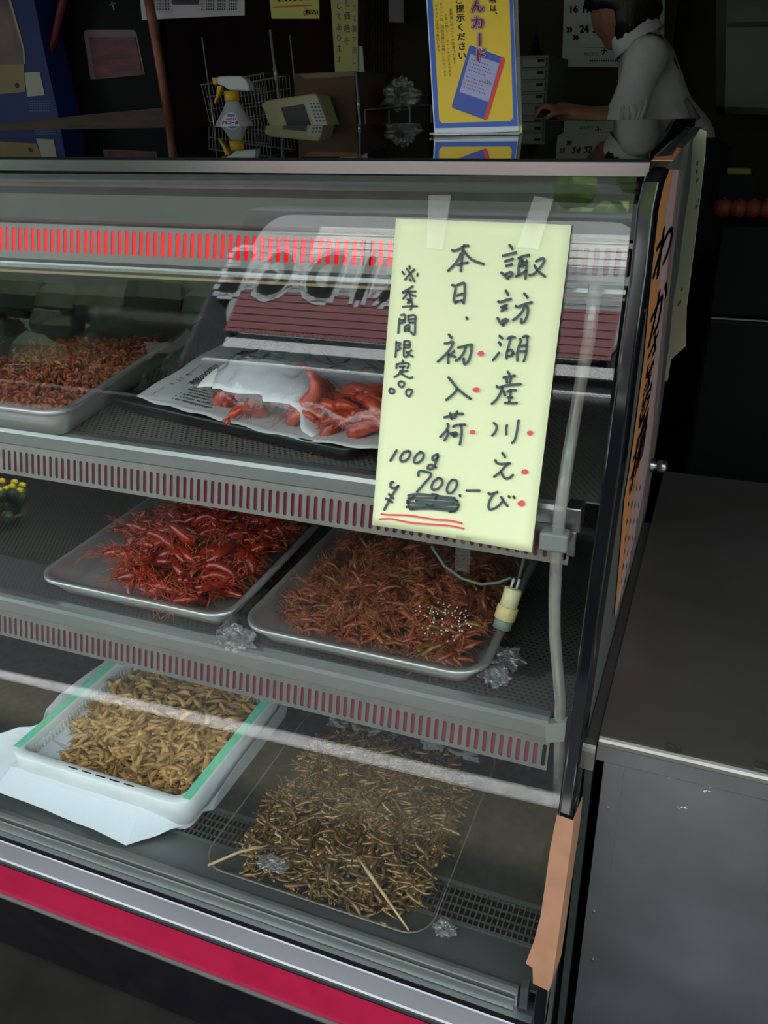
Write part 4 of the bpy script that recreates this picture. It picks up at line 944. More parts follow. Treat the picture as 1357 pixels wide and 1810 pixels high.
# ------------------------------------------------------------------ stainless worktop on the right
wt = thing('worktop_counter', 'scuffed stainless steel counter standing against the right end of the display case', 'counter', (.7, 1.3, 0))
zw = .805; xl = -.0705; YF = .9
prof = [(1.86, zw-.012), (1.86, zw), (YF+.010, zw), (YF+.006, zw-.0007), (YF+.003, zw-.0028), (YF+.0008, zw-.006), (YF, zw-.010), (YF, zw-.012)]
lofte([E(y, None, z=z) for y, z in prof], xl, 1.75).build('worktop', worksteel, wt, smooth=False, bevel=.001)
lofte([E(y, None, z=z) for y, z in [(YF, zw-.012), (YF, zw-.036), (YF+.004, zw-.040), (YF+.02, zw-.040), (YF+.02, zw-.012)]], xl, 1.75).build('front_edge', panelsteel, wt)
px0 = at_y(1066, 1357, YF+.006)[0]
lofte([E(YF+.006, None, z=zw-.041), E(YF+.006, None, z=.10), E(YF+.022, None, z=.10), E(YF+.022, None, z=zw-.041)], px0, 1.74).build('front_panel', panelsteel, wt)
sx_ = at_y(1102, 1368, YF+.006)[0]
MB().box(px0, sx_, YF+.0045, YF+.0062, .10, zw-.043).build('edge_strip', panelsteel, wt, bevel=.0005)
mb = MB()
for px, py in ((1074, 1429), (1049, 1612), (1047, 1697)):
    c = at_y(px, py, YF+.004); mb.tube([(c[0], c[1]+.001, c[2]), (c[0], c[1]-.0012, c[2])], .0022, 10)
mb.build('screw', steel, wt)
mb = MB(); rnd = random.Random(8)
for px, py, n_ in ((1185, 1372, 5), (1245, 1383, 6), (1205, 1430, 5), (1252, 1395, 4), (1182, 1345, 2)):
    for k in range(n_):
        c = at_y(px+rnd.uniform(-9, 9), py+rnd.uniform(-4, 4), YF+.0055); s = rnd.uniform(.0006, .002)
        mb.poly([(c[0]+s*math.cos(t)*rnd.uniform(.6, 1.6), c[1], c[2]+s*math.sin(t)) for t in [0, 1, 2, 3, 4, 5]])
mb.build('glue_residue', mat('glue_white', (.5, .55, .53), .6), wt, fix=False)
mb = MB()
for px, py in ((1190, 1325), (1347, 1355)):
    c = at_z(px, py, zw+.0004); mb.slab([(c[0]-.009, c[1]-.006, c[2]), (c[0]+.009, c[1]-.006, c[2]), (c[0]+.009, c[1]+.010, c[2]), (c[0]-.009, c[1]+.010, c[2])], (0, 0, .0004))
mb.build('foil_sticker', mat('foil', (.34, .34, .30), .3, .9, bump=.6, bscale=120), wt)
MB().box(.0, 1.7, YF+.03, 1.84, .0, .76).build('cabinet_body', black_mat, wt)
lofte([E(1.6, None, z=zw-.012), E(YF-.002, None, z=zw-.012), E(YF-.006, None, z=zw-.015), E(YF-.008, None, z=zw-.02), E(YF-.008, None, z=zw-.05), E(YF+.01, None, z=zw-.05), E(1.6, None, z=zw-.03)], side_x(.8)+.0008, -.0722).build('filler_strip', worksteel, wt)
MB().box(side_x(.7)+.004, -.074, YF+.01, YF+.03, .06, zw-.05).build('filler_backing', mat('green_grey_edge', (.05, .065, .06), .5, .3, var=(.03, .04, .037), vscale=50), wt)
tag(MB().lathe([(.004, -.02), (.011, -.018), (.012, -.004), (.008, -.002), (.008, .002), (.012, .004), (.012, .016), (.006, .02)], (0, 0, 0), 18).build('latch_knob', steel, smooth=True), 'small chrome knob on the end panel just above the rear of the worktop', 'knob')
o = bpy.data.objects['latch_knob']; c = at_y(1160, 823, 1.52); o.location = tuple(c); o.rotation_euler = (0, PI/2, 0); o.parent = case; o.location = Vector(c)-case.location
for k_ in ('label', 'category'): del o[k_]
# banner on the end panel and the cream sheet behind it
def on_side(px, py, off=.0012): return at_pl(px, py, (side_x(.8)+off, 0, .8), (1, 0, -.0135))
ban = thing('paper_banner', 'narrow orange and pale pink banner with brush lettering on the end panel of the case', 'banner', on_side(1140, 700))
BL_ = [(1178, 300), (1170, 340), (1162, 380), (1154, 460), (1147, 533), (1138, 635), (1123, 751), (1112, 830), (1103, 885), (1095, 985), (1086, 1086)]
BR_ = [(1206, 300), (1201, 345), (1197, 380), (1188, 465), (1181, 535), (1171, 640), (1162, 751), (1152, 830), (1143, 880), (1119, 985), (1088, 1090)]
def band(a, b, off): 
    m = MB(); n = len(BL_)
    P0 = [on_side(l[0]*(1-a)+r[0]*a, l[1]*(1-a)+r[1]*a, off) for l, r in zip(BL_, BR_)]; P1 = [on_side(l[0]*(1-b)+r[0]*b, l[1]*(1-b)+r[1]*b, off) for l, r in zip(BL_, BR_)]
    return m.add(P0+P1, [[i, n+i, n+i+1, i+1] for i in range(n-1)])
band(0, 1, .0012).build('paper_sheet', mat('pink_paper', lin(196, 166, 160), .75, var=lin(184, 150, 142), vscale=10, stretch=(1, 1, .1)), ban, fix=False, solid=.0004)
band(.0, .42, .0017).build('orange_edge', mat('orange_print', lin(200, 122, 58), .7, var=lin(200, 140, 90), vscale=14, stretch=(1, 1, .15)), ban, fix=False)
band(.80, 1, .0017).build('brown_edge', mat('brown_print', lin(118, 96, 88), .7, var=lin(150, 126, 116), vscale=20, stretch=(1, 1, .2)), ban, fix=False)
teal = mat('teal_ink', lin(28, 50, 60), .6)
def bmap(y0, y1, z0, z1): return lambda u, v: (side_x(z0+(z1-z0)*v)+.0024, y0+(y1-y0)*u, z0+(z1-z0)*v)
mb = MB()
for ch, (py0, py1, pa, pb) in zip('わかさぎ空揚', ((398, 488, 1158, 1190), (515, 590, 1150, 1178), (604, 660, 1142, 1162), (668, 706, 1136, 1152), (706, 758, 1130, 1148), (768, 830, 1120, 1140))):
    c1, c2 = on_side((pa+pb)/2, (py0+py1)/2, .0024), None
    l = on_side(pa, (py0+py1)/2); r = on_side(pb, (py0+py1)/2); t_ = on_side((pa+pb)/2, py0); b_ = on_side((pa+pb)/2, py1)
    wy = r[1]-l[1]; hz = (t_[2]-b_[2])
    put_text(mb, ch, 0, 0, 1.0, lambda a, b, c=c1, wy=wy, hz=hz: (side_x(c[2])+.0024, c[1]+a*wy*.85, c[2]-b*hz*.85), 1, 0, .012)
for py in (860, 890, 920, 950, 975, 1000, 1025):
    for k in range(4):
        xm = 1113-(py-860)*.085+k*6; p0 = on_side(xm, py, .0024); mb.box(p0[0], p0[0]+.0001, p0[1], p0[1]+.012, p0[2]-.009, p0[2])
mb.build('brush_lettering', teal, ban, fix=False)
cpl = [(1224, 248), (1237, 228), (1248, 232), (1245.7, 271), (1240, 325), (1233, 385), (1220, 489), (1213, 542), (1211, 612), (1185, 636), (1179.5, 672), (1173.7, 675), (1177, 647), (1182, 612), (1190, 528), (1197, 489), (1211, 380), (1219.5, 325)]
n_ = np.array([-.75, -.66, 0]); bp_ = np.array([-.075, 1.40, 1.3])
cp = [at_pl(px, py, bp_, n_) for px, py in cpl]
cs = thing('cream_sheet', 'limp cream paper sheet hanging beside the banner at the rear of the end panel', 'paper', cp[0])
MB().slab(cp, (.0003, .0003, 0)).build('paper_sheet', mat('cream_paper', lin(186, 192, 160), .8, var=lin(172, 178, 148), vscale=14, bump=.3, bscale=20), cs)
mb = MB()
for px, py in ((1231, 285), (1230, 300), (1231, 315), (1234, 350), (1229, 362), (1204, 508), (1198, 535), (1201, 530)):
    c = at_pl(px, py, bp_-np.array([-.0006, .0006, 0])-np.array([0, .001, 0]), n_); mb.quad(c, c+np.array([.004, -.0045, 0])*.6, c+np.array([.004, -.0045, -.008])*.6, c+np.array([0, 0, -.006]))
mb.build('small_print', ink, cs, fix=False)

# ------------------------------------------------------------------ behind the case
def card(name, label, cat, pts, y, m, th=.003, group=None, part='sheet'):
    t = thing(name, label, cat, at_y(*pts[0], y), group)
    MB().slab([at_y(px, py, y) for px, py in pts], (0, th, 0)).build(part, m, t); return t
def decal(parent, name, polys, y, m):
    mb = MB()
    for p in polys: mb.poly([at_y(px, py, y) for px, py in p])
    return mb.build(name, m, parent, fix=False)
def px_map(y): return lambda a, b: tuple(at_y(a, b, y))
woodm = mat('old_plank_wood', lin(92, 74, 56), .7, var=lin(70, 54, 40), vscale=8, stretch=(1, 10, 10))
bc = thing('back_counter', 'dark counter behind the display case carrying the spray bottle', 'counter', (-2.0, 2.05, 0))
MB().box(-4.6, -.55, 1.78, 2.3, 1.27, 1.30).build('top', black_mat, bc); MB().box(-4.55, -.6, 1.82, 2.26, 0, 1.27).build('body', black_mat, bc)
# blue box with a picture
yb = 2.36
bx = thing('blue_carton', 'tall blue printed carton with a food picture and tan label, far left behind the case', 'carton', at_y(40, 200, yb))
MB().slab([at_y(*p, yb) for p in ((-150, -80), (48, -80), (60, 0), (82, 110), (103, 203), (103, 214), (-150, 232))], (0, .28, 0)).build('box', mat('blue_carton_print', lin(26, 50, 118), .6, var=lin(20, 40, 100), vscale=5), bx)
decal(bx, 'food_picture', [[(-150, -80), (5, -80), (15, 0), (32, 60), (40, 86), (42, 113), (-150, 122)]], yb-.0012, mat('food_photo', (.05, .03, .025), .5, var=(.22, .13, .09), vscale=9))
decal(bx, 'cream_border', [[(5, -80), (9, -80), (19, 0), (36, 60), (43, 86), (45, 113), (42, 113), (40, 86), (32, 60), (15, 0)]], yb-.0018, mat('cream_print', lin(170, 165, 130), .6))
tl_ = decal(bx, 'tan_label', [[(-150, 122), (42, 113), (45, 162), (-150, 182)]], yb-.0015, mat('tan_print', lin(160, 138, 92), .6)); decal(tl_, 'dot', [[(30+4*math.cos(t), 151+5*math.sin(t)) for t in [k*.7 for k in range(9)]]], yb-.002, ink)
decal(bx, 'white_label', [[(43, 129), (70, 127), (79, 168), (48, 171)]], yb-.0022, mat('label_white', lin(196, 196, 180), .7))
decal(bx, 'small_print', [[(x, y), (x+3, y), (x+3, y+1.6), (x, y+1.6)] for y in (178, 182, 186, 190, 195) for x in range(52, 86, 4)], yb-.0022, mat('print_pale', lin(110, 130, 180), .7))
pk = thing('wooden_plank', 'worn wooden plank lying along the back counter below the blue carton', 'plank', at_y(100, 210, 2.28))
MB().slab([at_y(*p, 2.28) for p in ((-150, 235), (-20, 222), (150, 203), (292, 190), (292, 240), (-150, 280))], (0, .06, 0)).build('board', woodm, pk)
bd = card('black_board', 'black display board with a framed red photograph behind the copper pole', 'board', ((95, -80), (275, -80), (292, 222), (108, 232)), 2.46, black_mat, .03, part='board')
decal(bd, 'photo_border', [[(148, 57), (152, 53), (236, 53), (241, 58), (256, 132), (160, 141)]], 2.458, mat('photo_border', lin(120, 100, 108), .5))
decal(bd, 'red_photograph', [[(156, 66), (238, 66), (252, 132), (168, 138)]], 2.456, mat('red_photo', lin(128, 52, 52), .5, var=lin(70, 24, 26), vscale=14, stretch=(1, 1, 5)))
decal(bd, 'cross_mark', [[(196, 4), (199, 3), (203, 18), (200, 19)], [(193, 8), (204, 4), (204, 7), (193, 10)]], 2.457, mat('mark_grey', lin(120, 120, 112), .6))
st1 = [at_y(*p, 2.40) for p in ((118, -70), (112, 0), (96, 70), (84, 108))]
tag(MB().tube(st1, .012, 8).build('red_strap', mat('dark_red_strap', lin(110, 30, 44), .6), smooth=True), 'dark red strap hanging in front of the black board', 'strap')
cpz = at_y(268, 30, 2.2), at_y(303, 236, 2.2)
tag(MB().tube([cpz[0]+(cpz[0]-cpz[1])*.5, cpz[0], (cpz[0]+cpz[1])/2, cpz[1]+(cpz[1]-cpz[0])*.25], .013, 10).build('copper_pole', mat('copper_pole', lin(150, 92, 68), .45, .3, var=lin(120, 66, 46), vscale=30), smooth=True), 'slanting copper brown pole between the black board and the spray bottle', 'pole')
rc_ = card('maroon_cloth', 'large dark maroon cloth hung on the back wall behind the metal rods', 'cloth', ((275, -120), (585, -120), (585, 240), (275, 240)), 3.5, mat('maroon_cloth', (.055, .018, .016), .85, var=(.03, .009, .009), vscale=6, bump=.6, bscale=9), .02, part='cloth')
ldz = card('lattice_screen', 'dark brown lattice screen on the back wall beside the white paper slip', 'screen', ((640, -120), (755, -120), (757, 235), (640, 235)), 3.45, mat('lattice_brown', (.05, .038, .028), .7), .03, part='panel')
mb = MB()
for x in range(645, 695, 5): mb.slab([at_y(x, -110, 3.44), at_y(x+2, -110, 3.44), at_y(x+2, 155, 3.44), at_y(x, 155, 3.44)], (0, .008, 0))
for y in range(-105, 155, 6): mb.slab([at_y(643, y, 3.438), at_y(694, y, 3.438), at_y(694, y+2, 3.438), at_y(643, y+2, 3.438)], (0, .006, 0))
mb.build('lattice', mat('lattice_dark', (.025, .018, .013), .7), ldz)
bigbox = card('cardboard_box', 'brown cardboard box on the back counter behind the beige price display', 'box', ((520, 130), (626, 126), (636, 395), (520, 395)), 2.08, mat('brown_box', lin(96, 74, 54), .8, var=lin(84, 62, 44), vscale=8), .2, part='box')
decal(bigbox, 'tape_strip', [[(526, 131), (626, 127), (626, 134), (540, 140)]], 2.078, mat('tape_brown', lin(120, 94, 60), .5))
# pamphlets and price cards hanging on strings from the ceiling
bp2 = mat('leaflet_white', lin(206, 204, 206), .8)
lf = card('printed_leaflet', 'white printed leaflet hanging above the copper pole', 'leaflet', ((236, -110), (430, -110), (432, 27), (251, 35)), 2.3, bp2)
decal(lf, 'picture', [[(300, -20), (352, -20), (352, 8), (304, 8)], [(330, -80), (420, -80), (420, -40), (330, -40)]], 2.298, mat('leaflet_photo', lin(90, 70, 80), .6, var=lin(50, 40, 50), vscale=12))
decal(lf, 'small_print', [[(x, y), (x+2, y), (x+2, y+3), (x, y+3)] for x in list(range(272, 300, 5))+list(range(356, 424, 4)) for y in range(-100, 18, 5) if (x*7+y*3) % 5], 2.298, ink)
yc = mat('yellow_card', lin(205, 200, 104), .75)
pc = card('price_card', 'small yellow price card with red underline hanging above the metal rods', 'price card', ((470, -60), (562, -60), (564, 33), (480, 33)), 2.28, yc)
mb = MB(); put_text(mb, '¥1.000', 518, -6, 24, px_map(2.278), .95, -.05, .5); mb.build('price', ink, pc, fix=False)
mb = MB(); put_text(mb, '(税込)', 549, 22, 10, px_map(2.278), 1, -.05, .2); mb.build('tax_note', ink, pc, fix=False)
mb = MB(); mb.ribbon([(483, 13), (510, 11), (551, 9)], 2.6, px_map(2.2775)); mb.build('underline', redpen, pc, fix=False)
ys = card('paper_strip', 'long pale yellow handwritten paper strip beside the lattice screen', 'paper strip', ((578, -110), (632, -110), (632, 127), (592, 127)), 2.26, mat('strip_yellow', lin(176, 172, 110), .8))
mb = MB()
vtext(mb, '加工してあります', 599, -36, 14, px_map(2.258), 1.35, .8); vtext(mb, 'も価格を', 613, -5, 15, px_map(2.258), 1.5, .8); vtext(mb, '入りて裏で表し', 626, -14, 13, px_map(2.258), 1.45, .7)
mb.build('handwriting', ink, ys, fix=False)
card('paper_slip', 'narrow white slip hanging behind the yellow paper strip', 'paper slip', ((629, 82), (640, 82), (645, 150), (634, 147)), 2.27, bp2)
card('paper_slip', 'white paper slip hanging high in front of the lattice screen', 'paper slip', ((685, -60), (711, -60), (713, 40), (687, 39)), 3.3, bp2)
for pts, lb in ((((685, -60), (711, -60)), ''),): pass
# metal rods rising from the back counter
rodm = mat('rod_chrome', (.40, .41, .40), .35, .5)
for k, (a, b, lb) in enumerate((((357, 66), (367, 140), 'thin metal rod just behind the trigger of the spray bottle'), ((477, 53), (492, 172), 'thick tall metal rod with a collar left of the price display'), ((512, 62), (523, 168), 'thin metal rod right behind the price display'), ((629, 128), (636, 216), 'metal rod below the long yellow paper strip'))):
    y = (2.08, 2.02, 2.2, 2.0)[k]; A_, B_ = at_y(*a, y), at_y(*b, y); d = (B_-A_); s = (1.30-A_[2])/d[2]; end = A_+d*s; r = (.0019, .0032, .0019, .003)[k]
    t = thing('metal_rod', lb, 'rod', end, 'metal rods behind the case')
    MB().tube([A_, end], r, 8).build('rod', rodm, t, smooth=True)
    if k in (1, 3):
        m_ = A_+d*.55; MB().tube([m_, m_+d*.18], r*1.5, 8).build('collar', rodm, t, smooth=True)
# spray bottle
ysb = 1.92; c0 = at_y(414, 218, ysb); k_ = (at_y(445, 218, ysb)[0]-at_y(383, 218, ysb)[0])/62.0
z = lambda py: at_y(414, py, ysb)[2]
sb = thing('spray_bottle', 'grey spray bottle with white and yellow trigger head standing behind the case', 'spray bottle', (c0[0], ysb, 1.30))
gb_ = mat('bottle_grey', lin(168, 172, 170), .45); yb_ = mat('nozzle_yellow', lin(226, 178, 30), .4); wb_ = mat('head_white', lin(214, 218, 220), .4)
def lath(prof, m, nm, sy=.62):
    o = MB().lathe([(r*k_, zz) for r, zz in prof], (0, 0, 0), 28).build(nm, m, sb, smooth=True); o.scale = (1, sy, 1)
    o.location = Vector((0, 0, 0)); return o
zz0 = 1.30
cx0 = c0[0]
lath([(10, z(178)-zz0), (11, z(180)-zz0), (16, z(192)-zz0), (24, z(206)-zz0), (31, z(218)-zz0), (35, z(232)-zz0), (36, z(260)-zz0), (36, .004), (34, 0)], gb_, 'body')
lath([(9, z(160)-zz0), (11, z(161)-zz0), (11.5, z(176)-zz0), (10, z(179)-zz0)], yb_, 'neck_cap', 1)
hp = [(383, 136), (400, 134), (424, 134), (433, 140), (439, 150), (441, 161), (420, 160), (404, 159), (394, 152), (384, 149)]
MB().slab([at_y(*p, ysb-.012) for p in hp], (0, .024, 0)).build('trigger_head', wb_, sb, bevel=.003)
MB().slab([at_y(*p, ysb-.009) for p in ((374, 137), (383, 137), (383, 150), (376, 149))], (0, .018, 0)).build('nozzle', yb_, sb, bevel=.002)
MB().slab([at_y(*p, ysb-.006) for p in ((384, 151), (392, 152), (386, 170), (379, 183), (377, 182), (382, 167))], (0, .012, 0)).build('trigger', yb_, sb, bevel=.0015)
# label wrapped on the front of the body
def lab(a, b):
    R_ = 1.02*k_*(16+(b-192)*.62 if b < 218 else 31+(b-218)*.28); x = (a-414)*k_; y = math.sqrt(max(1e-9, R_*R_-x*x))*.62 if abs(x) < R_ else 0
    return (cx0+x, ysb-y-.001, z(b))
mb = MB(); lp = [(401, 240), (403, 212), (411, 200), (417, 198), (424, 200), (431, 212), (436, 240)]
rows = [(402, 437, 240), (401.5, 435, 228), (401, 432.5, 218), (404, 429, 209), (409, 425, 202), (414, 420, 198.5)]
for (a0, a1, b0), (a2, a3, b1) in zip(rows[:-1], rows[1:]):
    for i in range(6): mb.quad(lab(a0+(a1-a0)*i/6, b0), lab(a0+(a1-a0)*(i+1)/6, b0), lab(a2+(a3-a2)*(i+1)/6, b1), lab(a2+(a3-a2)*i/6, b1))
lb_ = mb.build('label', mat('label_paper', lin(220, 216, 222), .6), sb, fix=False)
lab2 = lambda a, b: tuple(np.array(lab(a, b))+np.array([0, -.0012, 0]))
mb = MB(); mb.poly([lab2(418.5+7*math.cos(t), 204+2.6*math.sin(t)) for t in [k*.5 for k in range(12)]]); mb.build('blue_oval', mat('oval_blue', lin(70, 130, 200), .6), lb_, fix=False)
mb = MB(); put_text(mb, 'アルコール', 418, 217, 7.2, lab2, .8, 0, .35); put_text(mb, '除菌', 418, 229, 8, lab2); mb.build('lettering', mat('label_navy', lin(40, 50, 120), .6), lb_, fix=False)
mb = MB()
for x in range(411, 427, 3): mb.quad(lab2(x, 209), lab2(x+2, 209), lab2(x+2, 212), lab2(x, 212))
mb.build('red_lettering', mat('label_red', lin(200, 110, 100), .6), lb_, fix=False)
# wire basket behind the bottle
wbk = thing('wire_basket', 'open wire mesh basket standing behind the spray bottle', 'basket', at_y(410, 200, 2.12)); wm = mat('basket_wire', (.16, .16, .15), .5, .6)
P0, P1, P2, P3 = [at_y(*p, 2.12) for p in ((356, 150), (466, 130), (472, 212), (372, 222))]
P3, P2 = [P+(T-P)*((1.303-P[2])/(T[2]-P[2])) for P, T in ((P0, P3), (P1, P2))]
dz = np.array([0, .14, 0]); mb = MB()
for k in range(12): t = k/11; mb.tube([P3*(1-t)+P2*t, P3*(1-t)+P2*t+dz], .0009, 4)
for yv in (np.zeros(3), dz):
    for k in range(19): t = k/18; mb.tube([P0*(1-t)+P1*t+yv, P3*(1-t)+P2*t+yv], .0009, 4)
    for k in range(12): t = k/11; mb.tube([P0*(1-t)+P3*t+yv, P1*(1-t)+P2*t+yv], .0009, 4)
mb.build('mesh', wm, wbk, fix=False)
MB().tube([P0, P1, P1+dz, P0+dz, P0], .0025, 6).build('rim', wm, wbk, fix=False)
# price display
ypd = 1.98; pd = thing('price_display', 'beige tilted price display with dark screen on the back counter', 'display', at_y(520, 218, ypd))
beige = mat('beige_plastic', lin(176, 166, 124), .5)
MB().slab([at_y(*p, ypd) for p in ((462, 184), (473, 177), (556, 165), (561, 170), (579, 220), (592, 262), (490, 262))], (0, .07, 0)).build('casing', beige, pd, bevel=.003)
decal(pd, 'screen', [[(496, 190), (537, 184), (549, 219), (560, 250), (518, 252), (506, 219)]], ypd-.001, mat('dark_screen', (.01, .008, .012), .2))
lbp = decal(pd, 'key_label', [[(538, 178), (560, 173), (578, 219), (588, 248), (562, 250), (553, 219)]], ypd-.001, mat('key_white', lin(180, 180, 168), .6))
decal(lbp, 'key_print', [[(546+i*6+(y-180)*.36, y), (550+i*6+(y-180)*.36, y), (551+i*6+(y-180)*.36, y+3), (547+i*6+(y-180)*.36, y+3)] for y in range(182, 216, 6) for i in range(3)], ypd-.0016, mat('key_grey', lin(90, 90, 84), .6))
# small white wire rack
rk = thing('wire_rack', 'small white wire rack holding clear plastic, left of the yellow sign', 'rack', at_y(685, 200, 2.1)); wr = mat('white_wire', lin(120, 122, 112), .6)
a, b = at_y(645, 194, 2.1), at_y(724, 186, 2.1); d_ = np.array([0, .16, 0])
mb = MB(); 
for yv in (0*d_, d_): mb.tube([np.array([a[0], a[1], 1.30])+yv, a+yv, b+yv, np.array([b[0]+.004, b[1], 1.30])+yv], .0028, 6)
for k in range(9): t = k/8; mb.tube([a*(1-t)+b*t, a*(1-t)+b*t+d_], .0018, 4)
mb.build('frame', wr, rk, fix=False)
crumple('clear_bag', (a*.4+b*.6)+np.array([0, .07, .028]), (.045, .03, .028), 33, rk)

# yellow and blue card-membership sign standing on the case top
yS = at_pl(845, 236, (0, .95, tz), (0, -SL, 1))
pA, pB = at_pl(768, 239, (0, .95, tz), (0, -SL, 1)), at_pl(921, 232, (0, .95, tz), (0, -SL, 1))
pB = np.array([pB[0], pA[1]+ (pB[1]-pA[1])*.15, ztop(pA[1])]); pA = np.array([pA[0], pA[1], ztop(pA[1])])
hx = pB-pA; hx[2] = 0; hx /= np.linalg.norm(hx); upv = np.array([0, .10, 1.0]); sn = np.cross(hx, upv); sn /= np.linalg.norm(sn)
if sn[1] > 0: sn = -sn
def sg(px, py, off=0.0): return at_pl(px, py, pA+sn*off, sn)
sgn = thing('point_card_sign', 'yellow and blue point card sign in a clear stand on the case top', 'sign', pA)
def lr(py): t = py/237.0; return 753.3+14*t, 907+9.4*t, 915.5+8*t
acr = glassy('acrylic', (.94, .95, .95), .02, 1.5)
def strip(py0, py1, off, a=0, b=0): 
    l0, r0, _ = lr(py0); l1, r1, _ = lr(py1); return [sg(l0+a, py0, off), sg(r0+b, py0, off), sg(r1+b, py1-5, off), sg(l1+a, py1, off)]
T0 = -170
q = [sg(lr(T0)[0], T0, -.002), sg(lr(T0)[2], T0, -.002), sg(923, 241, -.002), sg(767.5, 241, -.002)]
MB().slab(q, -sn*.003).build('acrylic_plate', acr, sgn)
b0 = np.array(q[3]); b1 = np.array(q[2]); MB().slab([b0+sn*.03, b1+sn*.03, b1-sn*.05, b0-sn*.05], (0, 0, .003)).build('stand_foot', acr, sgn)
MB().slab(strip(T0, 237, .0), -sn*.0006).build('white_backing', mat('sign_white', lin(222, 226, 232), .5), sgn)
def spoly(name, polys, m, off): 
    mb = MB()
    for p in polys: mb.poly([sg(*t, off) for t in p])
    return mb.build(name, m, sgn, fix=False)
sblue = mat('sign_blue', lin(38, 92, 190), .4); syel = mat('sign_yellow', lin(240, 200, 20), .4, var=lin(236, 194, 18), vscale=10); sred = mat('sign_red', lin(222, 50, 52), .4); swh = MATS['sign_white']; snavy = mat('sign_ink', lin(52, 50, 44), .5)
spoly('blue_border', [[(lr(T0+6)[0]+2, T0+6), (lr(T0+6)[1]-1.5, T0+6), (915, 222.6), (768.7, 226.8)]], sblue, .0006)
spoly('yellow_field', [[(lr(T0)[0]+13, T0+20), (lr(T0)[1]-9, T0+20), (900.3, 0), (906.6, 205), (905.5, 210), (901, 214), (781, 217.6), (777.5, 215), (775.7, 210), (764.5, 0)]], syel, .0010)
sm = lambda off: (lambda a, b: tuple(sg(a, b, off)))
mb = MB()
for ch, x, y, s in (('際', 870.5, .5, 13.5), ('は', 871.6, 15.4, 13), ('、', 881, 20, 14)): put_text(mb, ch, x, y, s, sm(.0016), 1, -.05, .35)
for ch, x, y in zip('ご提示ください', (811, 813, 814, 814, 815, 816.3, 816.5), (1, 16.5, 32.5, 49, 66, 82.6, 99.4)): put_text(mb, ch, x, y, 15.5, sm(.0016), 1, -.05, .35)
mb.build('black_lettering', snavy, sgn, fix=False)
mb = MB()
for txt, x0_, x1_, ye in (('会員様にポイントが加算されます', 795, 803.5, 114), ('お買い物して、ポイントがたまります', 786, 795.5, 136), ('ポイントは、現金同様にお使いいただけます', 778.5, 786.5, 137), ('ポイントは店頭で発行します', 770, 775, 93)):
    n = len(txt); y = ye
    for k, ch in enumerate(reversed(txt)):
        y = ye-6.6*(k+.5); x = x1_-(x1_-x0_)*(ye-y)/ye
        if y > T0+30: put_text(mb, ch, x, y, 6.4, sm(.0016), 1, PI/2 if ch == 'ー' else -.05)
mb.build('small_print', mat('sign_small_ink', lin(112, 92, 30), .5), sgn, fix=False)
spoly('card_body', [[(831, 79.8), (829, 82), (798.2, 187), (799.5, 191), (858, 212), (862, 210), (892.6, 106), (891, 102)]], mat('card_blue', lin(46, 80, 170), .4), .0014)
spoly('card_edge', [[(885.5, 100), (891, 102), (892.6, 106), (862, 210), (858, 212), (854.5, 210.5)]], sred, .0018)
spoly('card_panel', [[(831, 95), (882.8, 112), (864.6, 180.6), (812, 162.4)]], mat('card_lavender', lin(176, 172, 212), .5), .0018)
mb = MB(); put_text(mb, '1230p', 860, 145, 8.5, sm(.0022), .9, .30)
for k in range(9):
    if k in (4,): continue
    for j in range(7+k % 3): 
        u = .08+.09*j; v = .12+.09*k; x = 831+u*50-v*19; y = 95+u*17+v*67; mb.quad(*[sm(.0022)(x+a_, y+b_) for a_, b_ in ((0, 0), (2.6, .8), (2.2, 2.2), (-.3, 1.4))])
mb.build('card_print', mat('card_ink', lin(84, 80, 120), .5), sgn, fix=False)
BIG = (('ん', 843.6, 12.0, 25), ('カ', 843.8, 41.5, 25), ('ー', 845, 70, 26), ('ド', 848.5, 98.5, 25))
for nm_, m_, bold, off in (('letter_blue_edge', sblue, 3.0, .0024), ('letter_white_edge', swh, 1.9, .0029), ('red_letter', sred, .75, .0034)):
    mb = MB()
    for ch, x, y, s in BIG: put_text(mb, ch, x, y, s, sm(off), 1, PI/2 if ch == 'ー' else -.03, bold)
    mb.build(nm_, m_, sgn, fix=False)

# drawer unit, small tower, calendar
yd = 2.75; du = thing('drawer_cabinet', 'narrow grey drawer cabinet beside the yellow sign', 'drawer cabinet', at_y(940, 220, yd)); gd = mat('drawer_grey', lin(92, 104, 98), .5); gd2 = mat('drawer_front_grey', lin(104, 112, 106), .45, var=lin(90, 98, 92), vscale=8)
A_, B_ = at_y(926, 98, yd), at_y(963, 230, yd)
MB().box(A_[0]-.03, B_[0], yd, yd+.3, 1.05, A_[2]).build('body', gd, du, bevel=.004)
MB().box(A_[0]-.03, B_[0], yd, yd+.3, .32, 1.05).build('cabinet_base', black_mat, du)
wk = thing('work_desk', 'dark desk under the hands of the person in white', 'desk', (-.62, 2.9, .32)); zk = at_y(990, 204, 2.73)[2]-.012
MB().box(B_[0]+.02, -.44, 2.62, 3.35, zk-.03, zk).build('top', mat('desk_dark', (.03, .022, .017), .5), wk); MB().box(B_[0]+.04, -.46, 2.66, 3.32, .32, zk-.03).build('body', black_mat, wk)
for k in range(6):
    za_ = at_y(940, 103+k*21, yd)[2]; zb_ = at_y(940, 103+k*21+17, yd)[2]
    dr = MB().box(A_[0], B_[0]-.006, yd-.012, yd, zb_, za_).build('drawer', gd2, du, bevel=.002)
    MB().box(B_[0]-.03, B_[0]-.012, yd-.018, yd-.011, (za_*.55+zb_*.45), za_-.004).build('handle', black_mat, dr)
tw = thing('tower_ornament', 'small dark tower ornament standing on the drawer cabinet', 'ornament', (at_y(938, 96, yd)[0], yd+.06, A_[2]))
